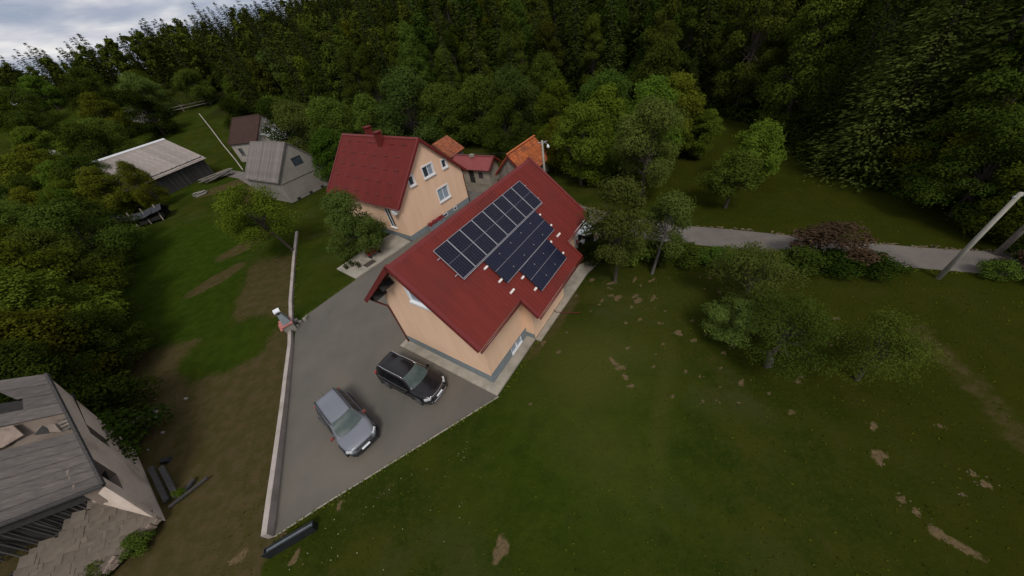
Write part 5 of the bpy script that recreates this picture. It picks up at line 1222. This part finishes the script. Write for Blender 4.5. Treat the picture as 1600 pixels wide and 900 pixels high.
# lean-to covered with diamond tiles
Tn = (T1_ - T0); nlen = Tn.length; T1x = T0 + Tn * 1.5; B1x = Bq + (B1_ - Bq) * 1.7
def tq_(a, c): return T0.lerp(T1x, a).lerp(Bq.lerp(B1x, a), c)
mb = MB(); mb.quad(tq_(0, 0) - Z_ * .06, tq_(1, 0) - Z_ * .06, tq_(1, 1) - Z_ * .06, tq_(0, 1) - Z_ * .06); LT = mb.build('lean_to_deck', M['darkwood'], RU)
ea = (T1x - T0).normalized(); ec = (Bq - T0).normalized(); nt3 = ea.cross(ec).normalized(); nt3 = nt3 if nt3.z > 0 else -nt3
tm = MB(); s5 = .29; tm.add([(-s5, 0, 0), (0, -s5, 0), (s5, 0, 0), (0, s5, 0), (-s5, 0, .03), (0, -s5, .03), (s5, 0, .03), (0, s5, .03)], [(4, 5, 6, 7), (0, 1, 5, 4), (1, 2, 6, 5), (2, 3, 7, 6), (3, 0, 4, 7)])
tm = tm.mesh('tile', M['ruintile'])
RA, RC = 15, 10
for i in range(RA):
    for j in range(RC):
        a = (i + .5 * (j % 2)) / RA; c = (j + .45) / RC
        if a > 1 or (j == RC - 1 and rr5.random() < .35) or (j == 0 and rr5.random() < .3): continue
        p = tq_(a, c) + nt3 * (.03 + rr5.uniform(0, .03) - j * 0)
        o = inst('tile', tm, RU, p); ex = (ea + (ec - ea * ec.dot(ea)) * .0).normalized(); ey = nt3.cross(ex)
        o.rotation_euler = Matrix(((ex.x, ey.x, nt3.x), (ex.y, ey.y, nt3.y), (ex.z, ey.z, nt3.z))).to_euler()
        o.rotation_euler.rotate_axis('X', rr5.uniform(-.05, .05)); o.rotation_euler.rotate_axis('Y', rr5.uniform(-.07, .05)); o.scale = (rr5.uniform(.95, 1.1), rr5.uniform(.95, 1.1), 1)
for k in range(26):
    p = Bq.lerp(B1x, (k + .5) / 26) + Vector((.05 + rr5.uniform(-.08, .1), -.03 + rr5.uniform(-.08, .08), -.06)); x_ = MB().box((0, 0, 0), (rr5.uniform(.22, .42), rr5.uniform(.12, .24), rr5.uniform(.06, .5)), taper=.8).build('edge_stone', M['ruinpale'], RU); x_.location = p; x_.rotation_euler = (rr5.uniform(-.2, .2), rr5.uniform(-.2, .2), 1.0 + rr5.uniform(-.4, .4))
for k, (a, c) in enumerate((((-19.9, 7.55), (-22.3, 9.6)), ((-19.5, 7.7), (-21.6, 9.5)), ((-19.2, 7.5), (-19.0, 8.4)))):
    mb = MB(); mb.beam((*a, .12), (*c, .16), .22, .14); tag(mb.build('beam', M['darkwood']), ['long grey beam lying directly along the foot of the ruin gable', 'second grey beam lying parallel to the ruin gable', 'short grey beam end pointing away from the ruin corner'][k], 'beam')
mb = MB(); mb.beam((-19.5, 7.2, .15), (-18.1, 8.3, .25), .12, .1); tag(mb.build('plank', M['darkwood']), 'thin dark plank sticking out over the bare ground by the ruin corner', 'plank')
o = plant('weed', 'yellow-green weed clump beside the thin plank at the ruin corner', 'plant', B_BRI, -19.3, 7.75, 0, (.35, .22, .3), None, ('stem', 'foliage'))
mb = MB()
for k in range(60):
    d = rr5.uniform(.08, .3); mb.box((-26.2 + rr5.gauss(0, 1.1), 12.9 + rr5.gauss(0, .9), .05), (d, d * .8, d * .5), taper=.6)
mb.build('rubble', M['stone'], kind='stuff')

# ------------------------------------------------------------------ cars
def loft(mb, secs, mi=0, close_ends=True):
    n = len(secs[0]); k = len(mb.v)
    vs = [p for s in secs for p in s]; fs = []
    for i in range(len(secs) - 1):
        for j in range(n - 1): fs.append((i * n + j, i * n + j + 1, (i + 1) * n + j + 1, (i + 1) * n + j))
    if close_ends: fs.append(tuple(range(n))[::-1]); fs.append(tuple((len(secs) - 1) * n + j for j in range(n)))
    mb.add(vs, fs, mi)
def sm(xs, x0s, y0s):
    """smooth interpolation through control points"""
    xs = np.asarray(xs, float); x0s = np.asarray(x0s, float); y0s = np.asarray(y0s, float); m_ = np.gradient(y0s, x0s)
    i = np.clip(np.searchsorted(x0s, xs) - 1, 0, len(x0s) - 2); h = x0s[i + 1] - x0s[i]; t_ = (xs - x0s[i]) / h
    return (2 * t_**3 - 3 * t_**2 + 1) * y0s[i] + (t_**3 - 2 * t_**2 + t_) * h * m_[i] + (-2 * t_**3 + 3 * t_**2) * y0s[i + 1] + (t_**3 - t_**2) * h * m_[i + 1]
def build_car(name, label, loc, rz, paint, Lh=2.17, Wh=.91, roof_h=1.66, roofm=None, rail=None, chrome=False, mirror=None, plate=True, black_grille=True):
    c = thing(name, label, 'car', loc, rz); xs = np.concatenate([np.linspace(-Lh, -Lh + .25, 5), np.linspace(-Lh + .4, Lh - .4, 18), np.linspace(Lh - .25, Lh, 6)])
    top = sm(xs, [-Lh, -Lh + .12, -Lh + .5, -.6, .55, .95, 1.5, Lh - .22, Lh - .06, Lh], [.78, .98, 1.04, 1.03, 1.02, 1.045, 1.0, .90, .80, .66])
    wd = sm(xs, [-Lh, -Lh + .15, -Lh + .6, -.5, .8, 1.5, Lh - .3, Lh - .08, Lh], [.66, .80, .885, .905, .905, .89, .80, .66, .50]) * (Wh / .905)
    def sec(x, tz, w, cladonly=False):
        pts = []
        for fy, fz in ((0, 1.0), (.45, .995), (.76, .975), (.90, .94), (.965, .87), (.99, .74)): pts.append((w * fy, tz * fz if fz > .9 else tz * fz))
        pts += [(w, .60), (w * 1.0, .52)]
        return pts
    mb = MB(); secs = []
    for x, tz, w in zip(xs, top, wd):
        half = sec(x, tz, w); full = [(x, y, z) for y, z in half[::-1]] + [(x, -y, z) for y, z in half[1:]]; secs.append(full)
    loft(mb, secs); body = mb.build('body', paint, c, smooth=True); fixn(body)
    mb = MB(); secs = []
    for x, tz, w in zip(xs, top, wd):
        w2 = w * 1.012; half = [(w2, min(.56, tz - .04)), (w2 * 1.01, .40), (w2 * .97, .26), (w2 * .6, .22)]
        secs.append([(x * 1.004, y, z) for y, z in half] + [(x * 1.004, -y, z) for y, z in half[::-1]] + [(x * 1.004, w2, min(.56, tz - .04))])
    loft(mb, secs); cl = mb.build('lower_cladding', M['cladding'], c); fixn(cl)
    # greenhouse
    gx = [-Lh + .10, -Lh + .26, -Lh + .42, -1.0, -.2, .28, .55, 1.0, 1.12]; zt = [1.05, 1.42, roof_h - .07, roof_h - .01, roof_h, roof_h - .03, roof_h - .12, 1.12, 1.03]
    wb = [.72, .78, .80, .83, .84, .84, .835, .80, .78]; wt = [.62, .60, .60, .61, .62, .61, .61, .72, .74]
    gs = np.linspace(gx[0], gx[-1], 26); zt_ = sm(gs, gx, zt); wb_ = sm(gs, gx, wb) * Wh / .905; wt_ = sm(gs, gx, wt) * Wh / .905; tb = sm(gs, xs, top) - .03
    def gsec(x, zb, z, b_, t_, g=0.0):
        return [(b_, zb), (b_ * .985, zb + (z - zb) * .12), (t_ + (b_ - t_) * .25, zb + (z - zb) * .70), (t_ + (b_ - t_) * .02, zb + (z - zb) * .93), (t_ * .88, z - (z - zb) * .01), (t_ * .5, z + .012), (0, z + .018)]
    mb = MB(); secs = []
    for x, zb, z, b_, t_ in zip(gs, tb, zt_, wb_, wt_):
        z = max(z, zb + .02); h_ = gsec(x, zb, z, b_, t_); secs.append([(x, y, zz) for y, zz in h_] + [(x, -y, zz) for y, zz in h_[-2::-1]])
    loft(mb, secs); cab = mb.build('cabin', roofm or paint, c, smooth=True); fixn(cab)
    def gpt(x, f, off=0.012):
        zb = float(np.interp(x, gs, tb)); z = max(float(np.interp(x, gs, zt_)), zb + .02); h_ = gsec(x, zb, z, float(np.interp(x, gs, wb_)), float(np.interp(x, gs, wt_)))
        d = f * (len(h_) - 1); i = min(int(d), len(h_) - 2); r_ = d - i; y = h_[i][0] * (1 - r_) + h_[i + 1][0] * r_; zz = h_[i][1] * (1 - r_) + h_[i + 1][1] * r_; return y + off, zz
    # windscreen
    mb = MB(); nxw, nyw = 8, 10; vs = []
    for i in range(nxw + 1):
        x = .42 + (1.14 - .42) * i / nxw - 0
        for j in range(nyw + 1):
            yy = -1 + 2 * j / nyw; wx = float(np.interp(x, gs, wt_)) * .93; bow = -.10 * yy * yy * (1 if i > 0 else .6) 
            xx = x + bow; z = float(np.interp(xx, gs, zt_)) + .03 - .02 * yy * yy; vs.append((xx + .012, yy * wx, z))
    mb.add(vs, [(i * (nyw + 1) + j, (i + 1) * (nyw + 1) + j, (i + 1) * (nyw + 1) + j + 1, i * (nyw + 1) + j + 1) for i in range(nxw) for j in range(nyw)]); mb.build('windscreen', M['carglass'], c, smooth=True)
    mb = MB(); mb.quad((-Lh + .135, -.52, 1.13), (-Lh + .135, .52, 1.13), (-Lh + .36, .48, roof_h - .14), (-Lh + .36, -.48, roof_h - .14)); mb.build('rear_window', M['darkglass'], c)
    for s in (-1, 1):
        for x0, x1 in ((-1.72, -1.16), (-1.08, -.26), (-.18, .62)):
            mb = MB(); n_ = 6; lo_, hi_ = [], []
            for i in range(n_ + 1):
                x = x0 + (x1 - x0) * i / n_; top_f = .30 + .0 if x < .35 else .30 * (1 - (x - .35) / .45)
                y, z = gpt(x, .06); lo_.append((x, s * y, z)); y, z = gpt(x, max(top_f, .1) + .08); hi_.append((x, s * y, z))
            mb.add(lo_ + hi_, [(i, i + 1, n_ + 2 + i, n_ + 1 + i) for i in range(n_)]); mb.build('side_window', M['darkglass'], c, smooth=True)
        if rail:
            pts = [(x, s * (float(np.interp(x, gs, wt_)) * .93), float(np.interp(x, gs, zt_)) + (.055 if -1.7 < x < .25 else .01)) for x in np.linspace(-1.85, .42, 12)]
            MB().tube(pts, .022, 6).build('roof_rail', rail, c, smooth=True)
        if chrome:
            pts = [(x, s * (gpt(x, .03)[0] + .01), gpt(x, .03)[1]) for x in np.linspace(-1.8, .78, 14)]; MB().tube(pts, .014, 5).build('window_trim', M['chrome'], c)
        mb = MB(); mb.box((.74, s * (Wh + .05), 1.05), (.13, .20, .14), taper=.8); mb.build('mirror', mirror or paint, c)
        mb = MB(); mb.quad((Lh - .36, s * Wh * .90, .86), (Lh - .05, s * Wh * .60, .80), (Lh - .03, s * Wh * .60, .68), (Lh - .34, s * Wh * .94, .72)); mb.box((Lh - .20, s * Wh * .75, .775), (.34, .20, .11), (Vector((.75, -s * .66, 0)), Vector((s * .66, .75, 0)), Z_)); mb.build('headlight', M['lamp'], c)
        mb = MB(); mb.box((-Lh + .15, s * Wh * .80, .92), (.12, .12, .30)); mb.build('tail_light', M['taillamp'], c)
        for x in (-1.30, 1.36):
            w = MB(); w.tube([(x, s * (Wh - .20), .34), (x, s * (Wh + .012), .34)], .345, 20); wh = w.build('wheel', M['tire'], c); 
            r_ = MB(); r_.tube([(x, s * (Wh - .05), .34), (x, s * (Wh + .03), .34)], .22, 14); r_.build('rim', M['rim'], wh)
            ar = MB(); pts = [(x + .42 * math.cos(a), s * (Wh + .012), .36 + .42 * math.sin(a)) for a in np.linspace(-.1, math.pi + .1, 11)]; ar.tube(pts, .045, 5); ar.build('wheel_arch', M['cladding'], c)
    mb = MB()
    g0 = Lh - .02
    mb.box((g0, 0, .70), (.06, .95, .14)); mb.box((g0 + .0, 0, .38), (.10, 1.25, .20)); mb.build('grille', M['cladding'], c)
    mb = MB()
    for k in range(7): mb.box((g0 + .04, -.42 + k * .14, .71), (.02, .09, .035))
    mb.build('grille_bars', M['chrome'], c, kind='stuff')
    if chrome:
        MB().tube([(Lh - .22, -.78, .42), (Lh + .02, -.55, .36), (Lh + .06, 0, .34), (Lh + .02, .55, .36), (Lh - .22, .78, .42)], .035, 6).build('bumper_trim', M['chrome'], c, smooth=True)
        MB().tube([(Lh - .30, -.76, .83), (Lh - .04, -.45, .80), (Lh + .01, 0, .79), (Lh - .04, .45, .80), (Lh - .30, .76, .83)], .022, 6).build('grille_trim', M['chrome'], c, smooth=True)
    if plate: MB().box((Lh + .03, 0, .52), (.02, .46, .10), ((Vector((.9, 0, .43))).normalized(), Y_, Vector((-.43, 0, .9)).normalized())).build('number_plate', M['white'], c)
    mb = MB(); mb.tube([(-1.6, 0, roof_h + .0), (-1.64, 0, roof_h + .05)], [.035, .02], 6); mb.tube([(-1.62, 0, roof_h + .04), (-1.80, 0, roof_h + .20)], .008, 5); mb.build('antenna', M['cladding'], c)
    for s in (-1, 1): mb = MB(); mb.beam((1.15, s * .30, 1.045), (Lh - .28, s * .34, .925), .025, .02); mb.build('bonnet_crease', paint, c)
    mb = MB()
    for s in (-.1, .45): mb.beam((1.10, s - .35, 1.075), (1.02, s + .25, 1.12), .02, .02)
    mb.build('wiper', M['cladding'], c)
    return c
fr = Vector((-9.215, 8.15)); re = Vector((-12.155, 11.373)); d_ = (fr - re).normalized(); ctr = (fr + re) / 2
build_car('parked_car', 'silver grey off-roader parked diagonally in the middle of the driveway', (ctr.x, ctr.y, .03), math.atan2(d_.y, d_.x), M['silverpaint'], rail=M['cladding'], mirror=M['amber'])
fr = Vector((-5.34, 10.38)); re = Vector((-9.07, 13.14)); d_ = (fr - re).normalized(); ctr = (fr + re) / 2
build_car('parked_car', 'glossy black off-roader with chrome trim parked beside the solar roof house', (ctr.x, ctr.y, .03), math.atan2(d_.y, d_.x), M['blackpaint'], 2.28, .92, 1.67, rail=M['chrome'], chrome=True)

# white van with open tailgate, and the person at it
VN = thing('parked_van', 'white van with raised tailgate standing behind the solar roof house', 'van', (6.55, 24.2, .03), R(90 + 12))
# local x = forwards
mb = MB(); secs = []
for x, h, w in ((-2.3, 1.85, .88), (-2.25, 1.92, .92), (-1, 1.96, .93), (.6, 1.95, .93), (1.1, 1.85, .92), (1.75, 1.25, .90), (2.3, 1.10, .86), (2.55, .80, .74)):
    half = [(w * .98, .30), (w, .6), (w, 1.0 if h > 1.3 else h * .8), (w * .93 if h > 1.3 else w * .95, h * .90), (w * .80, h * .985), (0, h * 1.0)]
    secs.append([(x, y, z) for y, z in half] + [(x, -y, z) for y, z in half[-2::-1]])
loft(mb, secs); bd = mb.build('body', M['whitepaint'], VN, smooth=False); fixn(bd)
MB().box((-2.31, 0, 1.12), (.03, 1.5, 1.35)).build('cargo_opening', M['black'], VN)
mb = MB(); mb.slab([(-2.28, -.80, 1.93), (-2.28, .80, 1.93), (-3.25, .72, 2.28), (-3.25, -.72, 2.28)], .06); tg = mb.build('tailgate', M['whitepaint'], VN); fixn(tg)
mb = MB(); mb.quad((-2.5, -.6, 2.05), (-2.5, .6, 2.05), (-3.0, .56, 2.235), (-3.0, -.56, 2.235)); mb.build('rear_window', M['darkglass'], tg)
MB().quad((1.16, -.78, 1.82), (1.16, .78, 1.82), (1.74, .80, 1.28), (1.74, -.80, 1.28)).build('windscreen', M['carglass'], VN)
for s in (-1, 1):
    MB().quad((-.1, s * .945, 1.05), (1.2, s * .945, 1.05), (.95, s * .90, 1.62), (-.1, s * .90, 1.62)).build('side_window', M['darkglass'], VN)
    MB().box((1.35, s * 1.05, 1.2), (.14, .2, .22)).build('mirror', M['cladding'], VN)
    MB().box((-2.28, s * .86, 1.1), (.08, .10, .5)).build('tail_light', M['taillamp'], VN)
    for x in (-1.5, 1.6):
        wh = MB().tube([(x, s * .74, .33), (x, s * .945, .33)], .33, 18).build('wheel', M['tire'], VN); MB().tube([(x, s * .9, .33), (x, s * .955, .33)], .2, 12).build('rim', M['rim'], wh)
MB().box((-2.36, 0, .45), (.14, 1.7, .22)).build('bumper', M['cladding'], VN)

# person leaning into the van
import bmesh
def skin_mesh(name, verts, edges, root=0, sub=2):
    me_ = bpy.data.meshes.new(name); me_.from_pydata([v[:3] for v in verts], edges, []); o_ = bpy.data.objects.new(name, me_); COL.objects.link(o_)
    o_.modifiers.new('skin', 'SKIN'); o_.modifiers.new('sub', 'SUBSURF').levels = sub
    for i, v in enumerate(verts):
        sv = me_.skin_vertices[0].data[i]; sv.radius = (v[3], v[4] if len(v) > 4 else v[3]); sv.use_root = (i == root)
    dg_ = bpy.context.evaluated_depsgraph_get(); ev = o_.evaluated_get(dg_); m2 = bpy.data.meshes.new_from_object(ev); bpy.data.objects.remove(o_); m2.name = name
    m2.polygons.foreach_set('use_smooth', [True] * len(m2.polygons)); return m2
PE = thing('person', 'person in a white T-shirt and dark trousers standing at the open van', 'person', (6.62, 21.30, .03), R(100))
# x forwards (towards the van), y left
V = [(0, 0, .95, .145, .11), (.03, 0, 1.10, .135, .10), (.10, 0, 1.28, .155, .11), (.18, 0, 1.42, .13, .09), (.22, 0, 1.49, .05), (.26, 0, 1.56, .05),
     (.28, 0, 1.66, .088), (.29, 0, 1.73, .082),
     (.17, .19, 1.40, .062), (.33, .24, 1.18, .046), (.56, .20, 1.10, .034), (.63, .19, 1.09, .03),
     (.17, -.19, 1.40, .062), (.36, -.23, 1.20, .046), (.58, -.16, 1.18, .034), (.65, -.15, 1.18, .03),
     (0, .10, .88, .105), (.04, .12, .48, .068), (-.06, .13, .10, .048), (.10, .15, .04, .042),
     (0, -.10, .88, .105), (-.02, -.13, .48, .068), (-.18, -.14, .10, .048), (-.04, -.16, .04, .042)]
E_ = [(0, 1), (1, 2), (2, 3), (3, 4), (4, 5), (5, 6), (6, 7), (3, 8), (8, 9), (9, 10), (10, 11), (3, 12), (12, 13), (13, 14), (14, 15), (0, 16), (16, 17), (17, 18), (18, 19), (0, 20), (20, 21), (21, 22), (22, 23)]
bm_ = skin_mesh('body', V, E_)
for q in ('skin', 'shirt', 'trousers', 'blackmetal'): bm_.materials.append(M[q])
for p in bm_.polygons:
    c = p.center
    arm = abs(c.y) > .15 and c.x > .28
    p.material_index = 3 if c.z < .09 else 2 if c.z < .96 else (0 if (c.z > 1.50 or (arm and c.x > .34)) else 1)
inst('body', bm_, PE)
hr = bpy.data.meshes.new('hair'); b_ = bmesh.new(); bmesh.ops.create_icosphere(b_, subdivisions=3, radius=.105)
for v in b_.verts: v.co = Vector((v.co.x * 1.05, v.co.y * .9, v.co.z)) 
bmesh.ops.delete(b_, geom=[v for v in b_.verts if v.co.z < -.03 and v.co.x > -.02 or v.co.x > .07 and v.co.z < .04], context='VERTS'); b_.to_mesh(hr); b_.free(); hr.materials.append(M['hair'])
inst('hair', hr, PE, (.275, 0, 1.715))
for s, (hx, hy, hz) in ((1, (.64, .19, 1.085)), (-1, (.66, -.15, 1.175))):
    V = [(hx, hy, hz, .03, .018), (hx + .05, hy, hz - .005, .036, .014)]; E_ = [(0, 1)]
    for k, (dy, l) in enumerate(((-.027, .055), (-.009, .066), (.009, .062), (.027, .048))):
        b0 = len(V); V += [(hx + .085, hy + dy, hz - .008, .009), (hx + .085 + l * .55, hy + dy * 1.1, hz - .018, .0085), (hx + .08 + l * .9, hy + dy * 1.1, hz - .04, .0075)]; E_ += [(1, b0), (b0, b0 + 1), (b0 + 1, b0 + 2)]
    b0 = len(V); V += [(hx + .03, hy - s * .04, hz, .011), (hx + .065, hy - s * .06, hz - .012, .009)]; E_ += [(0, b0), (b0, b0 + 1)]
    hm = skin_mesh('hand', V, E_, 0, 1); hm.materials.append(M['skin']); inst('hand', hm, PE)
